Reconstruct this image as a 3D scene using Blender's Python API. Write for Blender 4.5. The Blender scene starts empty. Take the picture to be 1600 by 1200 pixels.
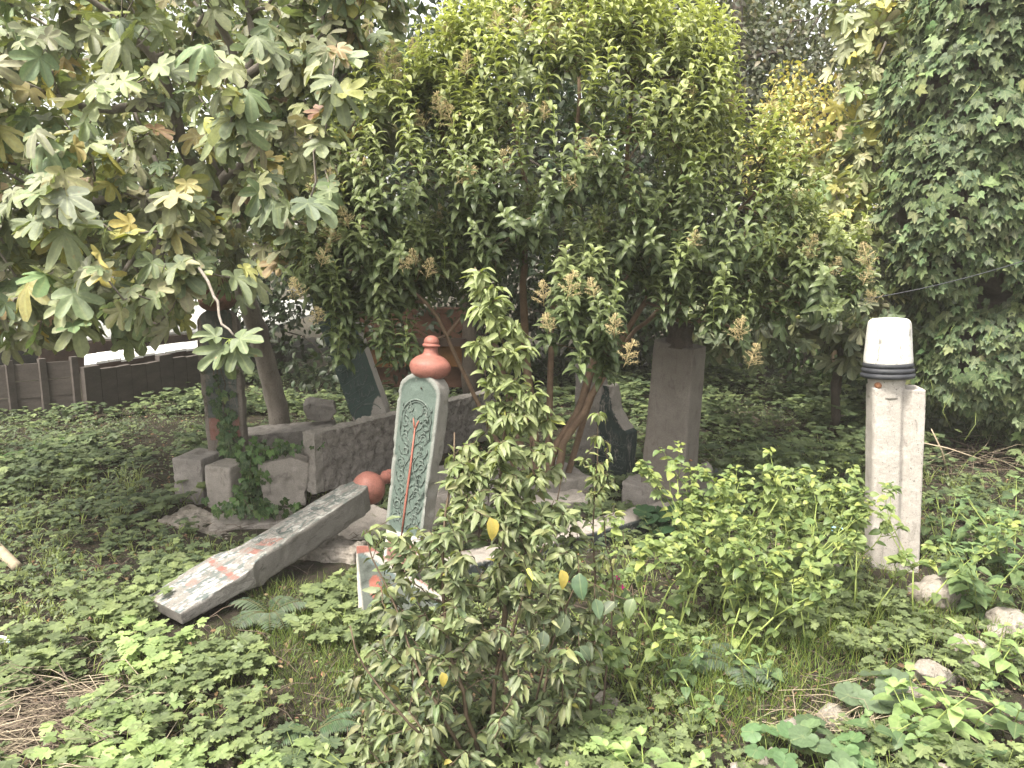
import bpy, bmesh, math, random
import numpy as np
from mathutils import Vector, Matrix, noise as mnoise, Euler

SC = bpy.context.scene
C = bpy.context.collection
rng = np.random.default_rng(11)
random.seed(11)
PI = math.pi

# ------------------------------------------------------------------ camera, sky, sun, exposure
FPX = 1256.0                      # focal length in photo pixels (1600 wide)
PITCH = math.radians(10.0)
CAMZ = 2.0
cam_d = bpy.data.cameras.new('camera')
cam = bpy.data.objects.new('camera', cam_d); C.objects.link(cam)
cam.location = (0, 0, CAMZ); cam.rotation_euler = (PI/2 - PITCH, 0, 0)
cam_d.sensor_width = 36.0; cam_d.lens = 36.0 * FPX / 1600.0
cam_d.clip_start = 0.05; cam_d.clip_end = 800
SC.camera = cam

SUN_EL, SUN_AZ = math.radians(60), math.radians(222)   # azimuth clockwise from +Y (north)
w = bpy.data.worlds.new('World'); SC.world = w; w.use_nodes = True
nt = w.node_tree; nt.nodes.clear()
sky = nt.nodes.new('ShaderNodeTexSky'); sky.sky_type = 'NISHITA'; sky.sun_disc = False
sky.sun_elevation = SUN_EL; sky.sun_rotation = SUN_AZ; sky.air_density = 1.0; sky.dust_density = 4.0
hs = nt.nodes.new('ShaderNodeHueSaturation'); hs.inputs['Saturation'].default_value = 0.22
tint = nt.nodes.new('ShaderNodeMix'); tint.data_type = 'RGBA'; tint.blend_type = 'MULTIPLY'
tint.inputs[0].default_value = 1.0; tint.inputs[7].default_value = (1.0, 0.965, 0.885, 1)
bg = nt.nodes.new('ShaderNodeBackground'); bg.inputs['Strength'].default_value = 0.15
wo = nt.nodes.new('ShaderNodeOutputWorld')
nt.links.new(sky.outputs[0], hs.inputs['Color']); nt.links.new(hs.outputs[0], tint.inputs[6])
nt.links.new(tint.outputs[2], bg.inputs['Color']); nt.links.new(bg.outputs[0], wo.inputs[0])

sl = bpy.data.lights.new('sun', 'SUN'); sl.energy = 2.2; sl.angle = math.radians(11); sl.color = (1.0, 0.94, 0.82)
so = bpy.data.objects.new('sun', sl); C.objects.link(so)
sdir = Vector((math.sin(SUN_AZ)*math.cos(SUN_EL), math.cos(SUN_AZ)*math.cos(SUN_EL), math.sin(SUN_EL)))
so.rotation_euler = sdir.to_track_quat('Z', 'Y').to_euler()

SC.view_settings.view_transform = 'Standard'; SC.view_settings.look = 'None'
SC.view_settings.gamma = 1.0; SC.view_settings.exposure = 1.88
SC.cycles.max_bounces = 6; SC.cycles.transparent_max_bounces = 4

# ------------------------------------------------------------------ helpers
def P(px, py, Y):
    """point seen at photo pixel (px, py) at distance Y in front of the camera"""
    s, c = math.sin(PITCH), math.cos(PITCH)
    u = 600 - py
    d = np.array([px - 800.0, c*FPX + s*u, -s*FPX + c*u])
    return np.array([0, 0, CAMZ]) + d * (Y / d[1])

def gz(x, y):
    v = Vector((x*0.45, y*0.45, 3.1))
    near = 0.05*mnoise.noise(v) + 0.03*mnoise.noise(Vector((x*1.6, y*1.6, 9.0)))
    fall = -0.25*max(0.0, min(1.0, (y - 12)/6))
    return near + fall

def G(px, py):
    """ground point under a photo pixel"""
    z = 0.0
    for _ in range(4):
        lo, hi = 1.0, 60.0
        for _ in range(30):
            m = (lo+hi)/2
            if P(px, py, m)[2] > z: lo = m
            else: hi = m
        p = P(px, py, lo); z = gz(p[0], p[1])
    return np.array([p[0], p[1], z])

def unit(v):
    v = np.asarray(v, float); return v/(np.linalg.norm(v)+1e-9)

def tag(o, label=None, cat=None, group=None, kind=None):
    if label: o['label'] = label
    if cat: o['category'] = cat
    if group: o['group'] = group
    if kind: o['kind'] = kind
    return o

def thing(name, label, cat, loc=(0, 0, 0), rot=(0, 0, 0), group=None):
    o = bpy.data.objects.new(name, None); C.objects.link(o)
    o.empty_display_size = 0.1
    o.location = tuple(float(v) for v in loc); o.rotation_euler = rot
    return tag(o, label, cat, group)

def link(name, me, parent=None):
    o = bpy.data.objects.new(name, me); C.objects.link(o)
    if parent: o.parent = parent
    return o

# ------------------------------------------------------------------ materials
def newmat(name):
    m = bpy.data.materials.new(name); m.use_nodes = True
    n = m.node_tree; n.nodes.clear()
    out = n.nodes.new('ShaderNodeOutputMaterial')
    return m, n, out

def nd(n, t, **kw):
    x = n.nodes.new(t)
    for k, v in kw.items(): setattr(x, k, v)
    return x

def mixc(n, fac, a, b, blend='MIX'):
    x = n.nodes.new('ShaderNodeMix'); x.data_type = 'RGBA'; x.blend_type = blend
    for i, v in ((0, fac), (6, a), (7, b)):
        if hasattr(v, 'is_linked') or hasattr(v, 'links'): n.links.new(v, x.inputs[i])
        elif isinstance(v, (int, float)): x.inputs[i].default_value = v
        else: x.inputs[i].default_value = (*v, 1) if len(v) == 3 else v
    return x.outputs[2]

def ramp(n, src, p0, p1, c0=(0, 0, 0), c1=(1, 1, 1)):
    r = n.nodes.new('ShaderNodeValToRGB')
    r.color_ramp.elements[0].position = p0; r.color_ramp.elements[0].color = (*c0, 1)
    r.color_ramp.elements[1].position = p1; r.color_ramp.elements[1].color = (*c1, 1)
    n.links.new(src, r.inputs[0]); return r.outputs[0]

def noisen(n, coord, scale, detail=6, rough=0.6, dist=0.0):
    x = n.nodes.new('ShaderNodeTexNoise'); x.inputs['Scale'].default_value = scale
    x.inputs['Detail'].default_value = detail; x.inputs['Roughness'].default_value = rough
    x.inputs['Distortion'].default_value = dist
    n.links.new(coord, x.inputs['Vector']); return x.outputs['Fac']

def leaf_mat(name, rough=0.5, trans=0.28, vein=0.35, spec=0.5, back=1.25, spots=0.0, bump=0.0):
    m, n, out = newmat(name)
    at = nd(n, 'ShaderNodeAttribute', attribute_name='Col')
    uv = nd(n, 'ShaderNodeAttribute', attribute_name='luv')
    sep = n.nodes.new('ShaderNodeSeparateXYZ'); n.links.new(uv.outputs['Vector'], sep.inputs[0])
    ab = nd(n, 'ShaderNodeMath', operation='ABSOLUTE'); n.links.new(sep.outputs[0], ab.inputs[0])
    vm = ramp(n, ab.outputs[0], 0.02, 0.12, (1, 1, 1), (0, 0, 0))
    vs = nd(n, 'ShaderNodeMath', operation='MULTIPLY'); n.links.new(vm, vs.inputs[0]); vs.inputs[1].default_value = vein
    col = mixc(n, vs.outputs[0], at.outputs['Color'], (0.30, 0.33, 0.16))
    tc = n.nodes.new('ShaderNodeTexCoord')
    nz = noisen(n, tc.outputs['Object'], 55, 3)
    var = ramp(n, nz, 0.3, 0.75, (0.8, 0.8, 0.8), (1.18, 1.18, 1.12))
    col = mixc(n, 1.0, col, var, 'MULTIPLY')
    if spots:
        nz2 = noisen(n, tc.outputs['Object'], 24, 4)
        sp = ramp(n, nz2, 0.66, 0.72)
        sm = nd(n, 'ShaderNodeMath', operation='MULTIPLY'); n.links.new(sp, sm.inputs[0]); sm.inputs[1].default_value = spots
        col = mixc(n, sm.outputs[0], col, (0.22, 0.12, 0.05))
    geo = n.nodes.new('ShaderNodeNewGeometry')
    colb = mixc(n, 1.0, col, (back*1.05, back, back*0.98), 'MULTIPLY')
    colf = mixc(n, geo.outputs['Backfacing'], col, colb)
    bs = n.nodes.new('ShaderNodeBsdfPrincipled'); n.links.new(colf, bs.inputs['Base Color'])
    bs.inputs['Roughness'].default_value = rough; bs.inputs['Specular IOR Level'].default_value = spec
    tr = n.nodes.new('ShaderNodeBsdfTranslucent')
    tcx = mixc(n, 1.0, col, (1.35, 1.45, 0.6), 'MULTIPLY'); n.links.new(tcx, tr.inputs[0])
    mx = n.nodes.new('ShaderNodeMixShader'); mx.inputs[0].default_value = trans
    n.links.new(bs.outputs[0], mx.inputs[1]); n.links.new(tr.outputs[0], mx.inputs[2]); n.links.new(mx.outputs[0], out.inputs[0])
    return m

def plain(name, c1, c2, scale=8, rough=0.8, bump=0.3, bscale=40, spec=0.3, stretch=None, c3=None, p3=(0.6, 0.7), bdist=0.01):
    m, n, out = newmat(name)
    tc = n.nodes.new('ShaderNodeTexCoord'); co = tc.outputs['Object']
    if stretch:
        mp = n.nodes.new('ShaderNodeMapping'); mp.inputs['Scale'].default_value = stretch
        n.links.new(co, mp.inputs[0]); co = mp.outputs[0]
    nz = noisen(n, co, scale, 8, 0.65)
    col = mixc(n, ramp(n, nz, 0.32, 0.68), c1, c2)
    if c3:
        nz3 = noisen(n, co, scale*2.3, 9, 0.7, 0.4)
        col = mixc(n, ramp(n, nz3, *p3), col, c3)
    fine = noisen(n, co, bscale*2.5, 4, 0.7)
    col = mixc(n, 1.0, col, ramp(n, fine, 0.25, 0.75, (0.72, 0.72, 0.72), (1.22, 1.22, 1.22)), 'MULTIPLY')
    bs = n.nodes.new('ShaderNodeBsdfPrincipled'); n.links.new(col, bs.inputs['Base Color'])
    bs.inputs['Roughness'].default_value = rough; bs.inputs['Specular IOR Level'].default_value = spec
    nb = noisen(n, co, bscale, 8, 0.75)
    b = n.nodes.new('ShaderNodeBump'); b.inputs['Strength'].default_value = bump; b.inputs['Distance'].default_value = bdist
    n.links.new(nb, b.inputs['Height']); n.links.new(b.outputs[0], bs.inputs['Normal'])
    n.links.new(bs.outputs[0], out.inputs[0])
    return m

def stone_mat(name, c1, c2, dark=(0.06, 0.055, 0.05), darkp=(0.58, 0.72), moss=None, scale=6, bump=0.6, bscale=45, wear=(0.36, 0.46), wearc=None, bdist=0.008, specks=None, vertical=0.35):
    """weathered stone; vertex colour 'Col' with its alpha = old paint left on the stone"""
    m, n, out = newmat(name)
    tc = n.nodes.new('ShaderNodeTexCoord'); co = tc.outputs['Object']
    nz = noisen(n, co, scale, 8, 0.65)
    col = mixc(n, ramp(n, nz, 0.3, 0.7), c1, c2)
    mp = n.nodes.new('ShaderNodeMapping'); mp.inputs['Scale'].default_value = (1, 1, vertical); n.links.new(co, mp.inputs[0])
    st = noisen(n, mp.outputs[0], scale*3.1, 9, 0.72, 0.6)
    col = mixc(n, ramp(n, st, *darkp), col, dark)
    if moss:
        ms = noisen(n, co, scale*1.4, 7, 0.7, 0.3)
        col = mixc(n, ramp(n, ms, moss[1], moss[1]+0.08), col, moss[0])
    at = nd(n, 'ShaderNodeAttribute', attribute_name='Col')
    wn = noisen(n, mp.outputs[0], 19, 10, 0.78, 0.8)
    wm = nd(n, 'ShaderNodeMath', operation='MULTIPLY'); n.links.new(ramp(n, wn, *wear), wm.inputs[0]); n.links.new(at.outputs['Alpha'], wm.inputs[1])
    pc = at.outputs['Color']
    if wearc:
        under = mixc(n, at.outputs['Alpha'], col, wearc)
        col = under
    col = mixc(n, wm.outputs[0], col, pc)
    fine = noisen(n, co, bscale*3, 5, 0.7)
    col = mixc(n, 1.0, col, ramp(n, fine, 0.25, 0.75, (0.68, 0.68, 0.68), (1.25, 1.25, 1.25)), 'MULTIPLY')
    if specks:
        vo = n.nodes.new('ShaderNodeTexNoise'); vo.inputs['Scale'].default_value = 90; vo.inputs['Detail'].default_value = 2; n.links.new(co, vo.inputs['Vector'])
        col = mixc(n, ramp(n, vo.outputs['Fac'], 0.66, 0.7), col, specks)
    bs = n.nodes.new('ShaderNodeBsdfPrincipled'); n.links.new(col, bs.inputs['Base Color'])
    bs.inputs['Roughness'].default_value = 0.88; bs.inputs['Specular IOR Level'].default_value = 0.25
    nb = noisen(n, co, bscale, 9, 0.78)
    b = n.nodes.new('ShaderNodeBump'); b.inputs['Strength'].default_value = bump; b.inputs['Distance'].default_value = bdist
    n.links.new(nb, b.inputs['Height']); n.links.new(b.outputs[0], bs.inputs['Normal'])
    n.links.new(bs.outputs[0], out.inputs[0])
    return m

M = {}
M['fig'] = leaf_mat('fig_leaf', 0.55, 0.22, 0.30, 0.4, 1.35, spots=0.55)
M['privet'] = leaf_mat('privet_leaf', 0.46, 0.26, 0.35, 0.40, 1.25)
M['ivy'] = leaf_mat('ivy_leaf', 0.55, 0.15, 0.30, 0.3, 1.1)
M['bush'] = leaf_mat('sapling_leaf', 0.5, 0.25, 0.28, 0.4, 1.3, spots=0.25)
M['herb'] = leaf_mat('herb_leaf', 0.5, 0.3, 0.3, 0.4, 1.15)
M['tree'] = leaf_mat('tree_leaf', 0.5, 0.22, 0.0, 0.4, 1.2)
M['dry'] = leaf_mat('dry_leaf', 0.8, 0.1, 0.2, 0.2, 1.1)
M['fig_bark'] = plain('fig_bark', (0.15, 0.13, 0.11), (0.25, 0.22, 0.195), 9, 0.85, 0.5, 50, stretch=(1, 1, 0.5), c3=(0.09, 0.075, 0.06), p3=(0.6, 0.72))
M['privet_bark'] = plain('privet_bark', (0.13, 0.085, 0.06), (0.22, 0.15, 0.10), 14, 0.8, 0.3, 60)
M['twig'] = plain('twig_bark', (0.07, 0.05, 0.035), (0.13, 0.095, 0.065), 14, 0.85, 0.3, 60)
M['dark_bark'] = plain('dark_bark', (0.05, 0.04, 0.032), (0.10, 0.08, 0.065), 6, 0.9, 0.8, 20)
M['green_stem'] = plain('green_stem', (0.16, 0.22, 0.05), (0.26, 0.30, 0.10), 10, 0.6, 0.1, 60)
M['dark_stem'] = plain('dark_stem', (0.07, 0.08, 0.03), (0.12, 0.10, 0.05), 10, 0.6, 0.1, 60)
M['panicle'] = plain('panicle', (0.42, 0.32, 0.17), (0.52, 0.45, 0.24), 30, 0.8, 0.1, 60)
M['straw'] = plain('straw', (0.25, 0.20, 0.14), (0.40, 0.34, 0.25), 10, 0.8, 0.1, 60)
M['straw_dark'] = plain('dead_stalk', (0.09, 0.068, 0.052), (0.18, 0.14, 0.11), 10, 0.9, 0.1, 60)
M['soil'] = plain('soil', (0.028, 0.023, 0.018), (0.070, 0.056, 0.043), 7.0, 0.95, 1.0, 38, 0.2, c3=(0.035, 0.045, 0.016), p3=(0.5, 0.62), bdist=0.03)

# ------------------------------------------------------------------ mesh soup
class Soup:
    """collects many small pieces (leaves, tubes, beads) that belong to one part"""
    def __init__(s): s.V=[]; s.L=[]; s.T=[]; s.C=[]; s.U=[]; s.n=0
    def add(s, tpl, pos, R, scale, col):
        V, F, U = tpl
        N = len(pos)
        if N == 0: return
        pos = np.asarray(pos, float); R = np.asarray(R, float); scale = np.asarray(scale, float); col = np.asarray(col, float)
        if scale.ndim == 1: scale = scale[:, None]
        W = np.einsum('nij,vj->nvi', R, V) * scale[:, None, :] + pos[:, None, :]
        k = len(V)
        flat = np.concatenate([np.array(f) for f in F]); tot = np.array([len(f) for f in F])
        offs = (np.arange(N)*k + s.n)[:, None]
        s.V.append(W.reshape(-1, 3)); s.L.append((flat[None, :] + offs).ravel()); s.T.append(np.tile(tot, N))
        s.C.append(np.repeat(col, k, axis=0)); s.U.append(np.tile(U, (N, 1)))
        s.n += N*k
    def tube(s, pts, rad, sides=5, col=(0.2, 0.2, 0.2), cap=True):
        pts = np.asarray(pts, float); n = len(pts)
        if n < 2: return
        rad = np.broadcast_to(np.asarray(rad, float), (n,))
        T = np.gradient(pts, axis=0); T /= (np.linalg.norm(T, axis=1, keepdims=True)+1e-9)
        ref = np.array([0.31, 0.17, 0.93]) if abs(T[0][2]) < 0.9 else np.array([1.0, 0.1, 0])
        X = np.cross(T, ref); X /= (np.linalg.norm(X, axis=1, keepdims=True)+1e-9); Y = np.cross(T, X)
        a = np.arange(sides)*2*PI/sides
        ring = pts[:, None, :] + rad[:, None, None]*(np.cos(a)[None, :, None]*X[:, None, :] + np.sin(a)[None, :, None]*Y[:, None, :])
        V = ring.reshape(-1, 3)
        i = np.arange(n-1)[:, None]*sides; j = np.arange(sides)[None, :]; j2 = (j+1) % sides
        q = np.stack([i+j, i+j2, i+sides+j2, i+sides+j], -1).reshape(-1) + s.n
        s.V.append(V); s.L.append(q); s.T.append(np.full((n-1)*sides, 4))
        if cap:
            e = np.concatenate([np.arange(sides)[::-1], (n-1)*sides + np.arange(sides)]) + s.n
            s.L.append(e); s.T.append(np.array([sides, sides]))
        s.C.append(np.tile(np.array(col, float), (len(V), 1))); s.U.append(np.ones((len(V), 3))*0.5); s.n += len(V)
    def mesh(s, name, mat, origin=(0, 0, 0), smooth=True):
        me = bpy.data.meshes.new(name)
        if s.n == 0: return me
        V = np.concatenate(s.V) - np.asarray(origin, float); L = np.concatenate(s.L).astype(np.int32); T = np.concatenate(s.T).astype(np.int32)
        me.vertices.add(len(V)); me.vertices.foreach_set('co', V.astype(np.float32).ravel())
        me.loops.add(len(L)); me.loops.foreach_set('vertex_index', L)
        me.polygons.add(len(T)); st = np.concatenate([[0], np.cumsum(T)[:-1]]).astype(np.int32)
        me.polygons.foreach_set('loop_start', st); me.polygons.foreach_set('loop_total', T)
        me.polygons.foreach_set('use_smooth', np.full(len(T), smooth))
        ca = me.attributes.new('Col', 'FLOAT_COLOR', 'POINT'); c = np.concatenate(s.C)
        ca.data.foreach_set('color', np.concatenate([np.clip(c, 0, 1), np.ones((len(c), 1))], 1).astype(np.float32).ravel())
        ua = me.attributes.new('luv', 'FLOAT_VECTOR', 'POINT'); ua.data.foreach_set('vector', np.concatenate(s.U).astype(np.float32).ravel())
        me.update(calc_edges=True); me.validate(); me.materials.append(mat)
        return me
    def build(s, name, mat, parent=None, smooth=True):
        org = parent.location if parent else (0, 0, 0)
        return link(name, s.mesh(name, mat, org, smooth), parent)

def frames(D, N):
    """rotation matrices with local y along D and z near N"""
    D = np.asarray(D, float); N = np.asarray(N, float)
    D = D/(np.linalg.norm(D, axis=1, keepdims=True)+1e-9)
    X = np.cross(D, N); bad = np.linalg.norm(X, axis=1) < 1e-4
    X[bad] = np.cross(D[bad], [1, 0.3, 0]); X /= np.linalg.norm(X, axis=1, keepdims=True)
    Z = np.cross(X, D)
    return np.stack([X, D, Z], axis=2)

def tpl_leaf(nl=4, width=0.4, fold=0.25, droop=0.6, vmax=0.42, side=0.0, serr=0.0):
    """pointed leaf, base at the origin, along +y, arching down by `droop` radians"""
    V=[(0, 0, 0)]; U=[(0, 0, 0)]; F=[]
    y=z=0.0; ang=droop*-0.15
    for i in range(1, nl+1):
        v=i/nl; a=ang+droop*(v-0.5/nl)*1.0
        y+=math.cos(a)/nl; z-=math.sin(a)/nl
        xo = side*v*v
        if i<nl:
            t = v/vmax*0.5 if v<vmax else 0.5+(v-vmax)/(1-vmax)*0.5
            h = width*0.5*math.sin(PI*t)**0.85*(1+serr*(1 if i%2 else -1))
            b=len(V); V+=[(xo, y, z), (xo-h, y, z+fold*h*2), (xo+h, y, z+fold*h*2)]; U+=[(0, v, 0), (-1, v, 0), (1, v, 0)]
            if i==1: F+=[(0, b, b+1), (0, b+2, b)]
            else: p=b-3; F+=[(p, b, b+1, p+1), (p+2, b+2, b, p)]
        else:
            b=len(V); V.append((xo, y, z)); U.append((0, 1, 0)); p=b-3; F+=[(p, b, p+1), (p+2, b, p)]
    return np.array(V, float), F, np.array(U, float)

def tpl_polar(table, rings=(0.55, 1.0), cup=-0.15, wob=0.05, lobes=None, seed=0, jag=0.0):
    """lobed leaf from (angle, radius) pairs on one half, mirrored"""
    r = random.Random(seed)
    pts = [(a, q) for a, q in table] + [(360-a, q) for a, q in reversed(table) if 0 < a < 180]
    n=len(pts); V=[(0, 0, 0)]; U=[(0.02, 0, 0)]; F=[]
    js=[1+jag*(r.random()-0.5) for _ in pts]
    for k in rings:
        for (a, q), jj in zip(pts, js):
            th=math.radians(a); rr=q*k*(jj if k==rings[-1] else 1)
            x=math.sin(th)*rr; y=math.cos(th)*rr
            vv = 1.0
            if lobes: vv = min(abs(((a-l+180)%360)-180) for l in lobes)/14.0
            z = cup*rr*rr + wob*(vv-0.5)*rr*(1 if lobes else 0) + (r.random()-0.5)*0.06*rr
            V.append((x, y, z)); U.append((min(1, vv*0.35+0.0), rr, 0))
    for i in range(n): F.append((0, 1+(i+1)%n, 1+i))
    for k in range(len(rings)-1):
        o=1+k*n
        for i in range(n): j=(i+1)%n; F.append((o+i, o+j, o+n+j, o+n+i))
    return np.array(V, float), F, np.array(U, float)

FIGT = [(0,1.0),(9,.97),(17,.84),(22,.62),(27,.44),(32,.60),(38,.80),(47,.92),(56,.88),(63,.70),(70,.45),(77,.40),(86,.55),(97,.66),(110,.62),(124,.46),(140,.36),(158,.28),(172,.14),(180,.05)]
T_fig = [tpl_polar(FIGT, (0.45, 1.0), c, 0.10, (0, 47, 98, 262, 313), s, 0.12) for s, c in enumerate((-.12, -.3, -.5, .12, -.2, -.65, -.35, .05))]
for _i, (_V, _F, _U) in enumerate(T_fig):
    _f=(.0, .25, -.2, .35, .1, -.35, .5, .15)[_i]; _V[:, 2]+=_f*np.abs(_V[:, 0]); _V[:, 0]*=(1, .9, 1.1, .8, 1, .95, .75, 1.05)[_i]; _V[:, 2]+=(.0, .1, -.12, 0, .15, -.1, .1, -.05)[_i]*_V[:, 0]
IVYT = [(0,1.0),(16,.66),(30,.52),(52,.80),(72,.52),(100,.52),(128,.50),(155,.38),(180,.10)]
T_ivy = [tpl_polar(IVYT, (1.0,), c, 0.0, (0, 52, 308), s, 0.15) for s, c in enumerate((-.2, -.35, 0.1))]
HERBT = [(0,1.0),(9,.90),(15,.93),(24,.58),(34,.80),(44,.78),(54,.84),(68,.52),(86,.50),(96,.42),(130,.34),(160,.2),(180,.1)]
T_herb = [tpl_polar(HERBT, (1.0,), c, 0.0, (0,), s, 0.2) for s, c in enumerate((-.12, -.25, .12, .05))]
MALT = [(0,.9),(12,1.0),(28,1.02),(36,.92),(48,1.02),(66,1.0),(74,.9),(88,1.0),(108,.98),(116,.86),(132,.92),(155,.8),(172,.5),(180,.15)]
T_mal = [tpl_polar(MALT, (0.5, 1.0), c, 0.08, (0, 40, 80, 125, 235, 280, 320), s, 0.08) for s, c in enumerate((.1, -.15, .02))]
T_priv = [tpl_leaf(6, .35, .22, d, .40, s) for d, s in ((1.7, 0), (2.1, .05), (2.4, -.04), (1.2, 0), (1.9, -.1))]
T_bush = [tpl_leaf(6, w_, f_, d, .32, s, .10) for d, s, w_, f_ in ((.8, 0, .34, .3), (1.3, .14, .30, .4), (1.8, -.12, .33, .2), (.4, .08, .36, .1), (1.1, -.2, .28, .5))]
T_small = [tpl_leaf(3, .5, .15, d, .42) for d in (.3, .8, 1.2)]
T_narrow = [tpl_leaf(3, .26, .2, d, .4) for d in (.3, .9)]
T_ovate = [tpl_leaf(5, .62, .16, d, .34, 0, 0.0) for d in (.3, .7, 1.0)]
def pick(arr, n): return rng.integers(0, len(arr), n)

def add_mixed(s, tpls, pos, D, N, scale, col):
    pos=np.asarray(pos); D=np.asarray(D); N=np.asarray(N); scale=np.asarray(scale); col=np.asarray(col)
    if len(pos)==0: return
    R=frames(D, N); k=pick(tpls, len(pos))
    for i, t in enumerate(tpls):
        m = k==i
        if m.any(): s.add(t, pos[m], R[m], scale[m], col[m])

def vary(cols, wts, n, jit=0.18):
    cols=np.array(cols); wts=np.array(wts, float); wts/=wts.sum()
    c=cols[rng.choice(len(cols), n, p=wts)]
    return c*(1+jit*rng.standard_normal((n, 1)))*(1+0.06*rng.standard_normal((n, 3)))

# ------------------------------------------------------------------ branching
class Skeleton:
    def __init__(s): s.p=[]; s.par=[]; s.len=[]; s.chains=[]; s.minr={}
    def path(s, pts, r0=None, r1=None, root=True, step=0.12, wob=0.02):
        pts=[np.asarray(q, float) for q in pts]
        # smooth (Catmull-Rom)
        out=[]
        ext=[2*pts[0]-pts[1]]+pts+[2*pts[-1]-pts[-2]]
        for i in range(1, len(ext)-2):
            n=max(2, int(np.linalg.norm(ext[i+1]-ext[i])/step))
            for k in range(n):
                t=k/n; a,b,c,d=ext[i-1],ext[i],ext[i+1],ext[i+2]
                out.append(0.5*((2*b)+(-a+c)*t+(2*a-5*b+4*c-d)*t*t+(-a+3*b-3*c+d)*t**3))
        out.append(pts[-1])
        out=[q+rng.standard_normal(3)*wob*(0.3 if i==0 else 1) for i, q in enumerate(out)]
        par=-1
        if not root:
            A=np.array(s.p); par=int(np.argmin(np.linalg.norm(A-out[0], axis=1)))
            out=out[1:]
        ch=[par] if par>=0 else []
        L=s.len[par] if par>=0 else 0
        n=len(out)
        for i, q in enumerate(out):
            s.p.append(q); s.par.append(par); par=len(s.p)-1
            L+=step; s.len.append(L); ch.append(par)
            if r0: s.minr[par]=r0+(r1-r0)*i/max(1, n-1)
        s.chains.append(ch); return ch
    def reach(s, targets, step=0.14, alpha=0.22, bow=0.12, jit=0.02, maxr=None):
        A=np.array(s.p); T=np.asarray(targets)
        dmin=np.array([np.min(np.linalg.norm(A-t, axis=1)) for t in T]); order=np.argsort(dmin)
        cap=len(A)+len(T)*30; buf=np.zeros((cap, 3)); buf[:len(A)]=A; lb=np.zeros(cap); lb[:len(A)]=s.len; n=len(A)
        res=[]
        for ti in order:
            t=T[ti]; d=np.linalg.norm(buf[:n]-t, axis=1); k=int(np.argmin(d+alpha*lb[:n])); D=d[k]
            a=buf[k].copy(); m=max(2, int(math.ceil(D/step))); ch=[k]; par=k
            side=rng.standard_normal(3)*0.5; side[2]=abs(side[2])*0.3+0.6
            for j in range(1, m+1):
                u=j/m; q=a+(t-a)*u + side*bow*D*u*(1-u)*1.6 + rng.standard_normal(3)*jit*(u<1)
                if n>=cap: break
                buf[n]=q; lb[n]=lb[par]+D/m; s.p.append(q); s.par.append(par); s.len.append(lb[n]); par=n; n+=1; ch.append(par)
            s.chains.append(ch); res.append((ti, ch))
        return res
    def radii(s, tip=0.0035, ex=2.5, cap=None):
        n=len(s.p); acc=np.zeros(n)
        for i in range(n-1, -1, -1):
            if acc[i]==0: acc[i]=tip**ex
            if i in s.minr: acc[i]=max(acc[i], s.minr[i]**ex)
            if s.par[i]>=0: acc[s.par[i]]+=acc[i]*0.98
        r=acc**(1/ex)
        for i, v in s.minr.items(): r[i]=v
        if cap: r=np.minimum(r, cap)
        return r
    def tubes(s, soup, tip=0.0035, ex=2.5, cap=None, sides=6, col=(.2, .2, .2), minr=0.0):
        r=s.radii(tip, ex, cap)
        for ch in s.chains:
            pts=[s.p[i] for i in ch]; rr=[r[i] for i in ch]
            if len(ch)>1: rr[0]=min(rr[0], rr[1]*1.25)
            if max(rr)<minr: continue
            soup.tube(pts, rr, sides if max(rr)>0.01 else 4, col)
    def pts(s, ch): return np.array([s.p[i] for i in ch])

def along(pts, back):
    """point and direction at distance `back` from the tip of a polyline"""
    i=len(pts)-1; rem=back
    while i>0:
        d=pts[i]-pts[i-1]; L=np.linalg.norm(d)
        if rem<=L or i==1: return pts[i]-d/(L+1e-9)*min(rem, L), d/(L+1e-9)
        rem-=L; i-=1

def blob_samples(blobs, n, shell=0.35, cull=None, lumps=1.0):
    """points near the surface of a union of ellipsoids [(centre, radii)] with outward normals"""
    Cc=np.array([b[0] for b in blobs]); Rr=np.array([b[1] for b in blobs]); wt=(Rr.prod(1))**(2/3); wt/=wt.sum()
    P_=[]; N_=[]
    while len(P_)<n:
        k=rng.choice(len(blobs), p=wt); d=unit(rng.standard_normal(3)); s=1-shell*abs(rng.random()**1.6)
        lump=1+lumps*(0.16*mnoise.noise(Vector(d*2.2)+Vector(Cc[k]))+0.10*mnoise.noise(Vector(d*6)+Vector(Cc[k])))
        p=Cc[k]+Rr[k]*d*s*lump
        q=((p-Cc)/Rr); inside=(np.sum(q*q, 1)<(1-shell)**2*0.9)
        if inside.any(): continue
        nn=unit(d/Rr[k])
        if cull is not None and nn[1]>cull: continue
        P_.append(p); N_.append(nn)
    return np.array(P_), np.array(N_)

# ------------------------------------------------------------------ solids (stone)
def bm_extrude(profile, t, y0=None):
    """front outline [(x, z)] extruded through thickness t (front face looks to -y)"""
    bm=bmesh.new(); y0=-t/2 if y0 is None else y0
    a=[bm.verts.new((x, y0, z)) for x, z in profile]; b=[bm.verts.new((x, y0+t, z)) for x, z in profile]
    bm.faces.new(a[::-1]) if False else bm.faces.new(a); bm.faces.new(b[::-1])
    n=len(a)
    for i in range(n): j=(i+1)%n; bm.faces.new((a[j], a[i], b[i], b[j]))
    bmesh.ops.recalc_face_normals(bm, faces=bm.faces[:]); return bm

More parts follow.
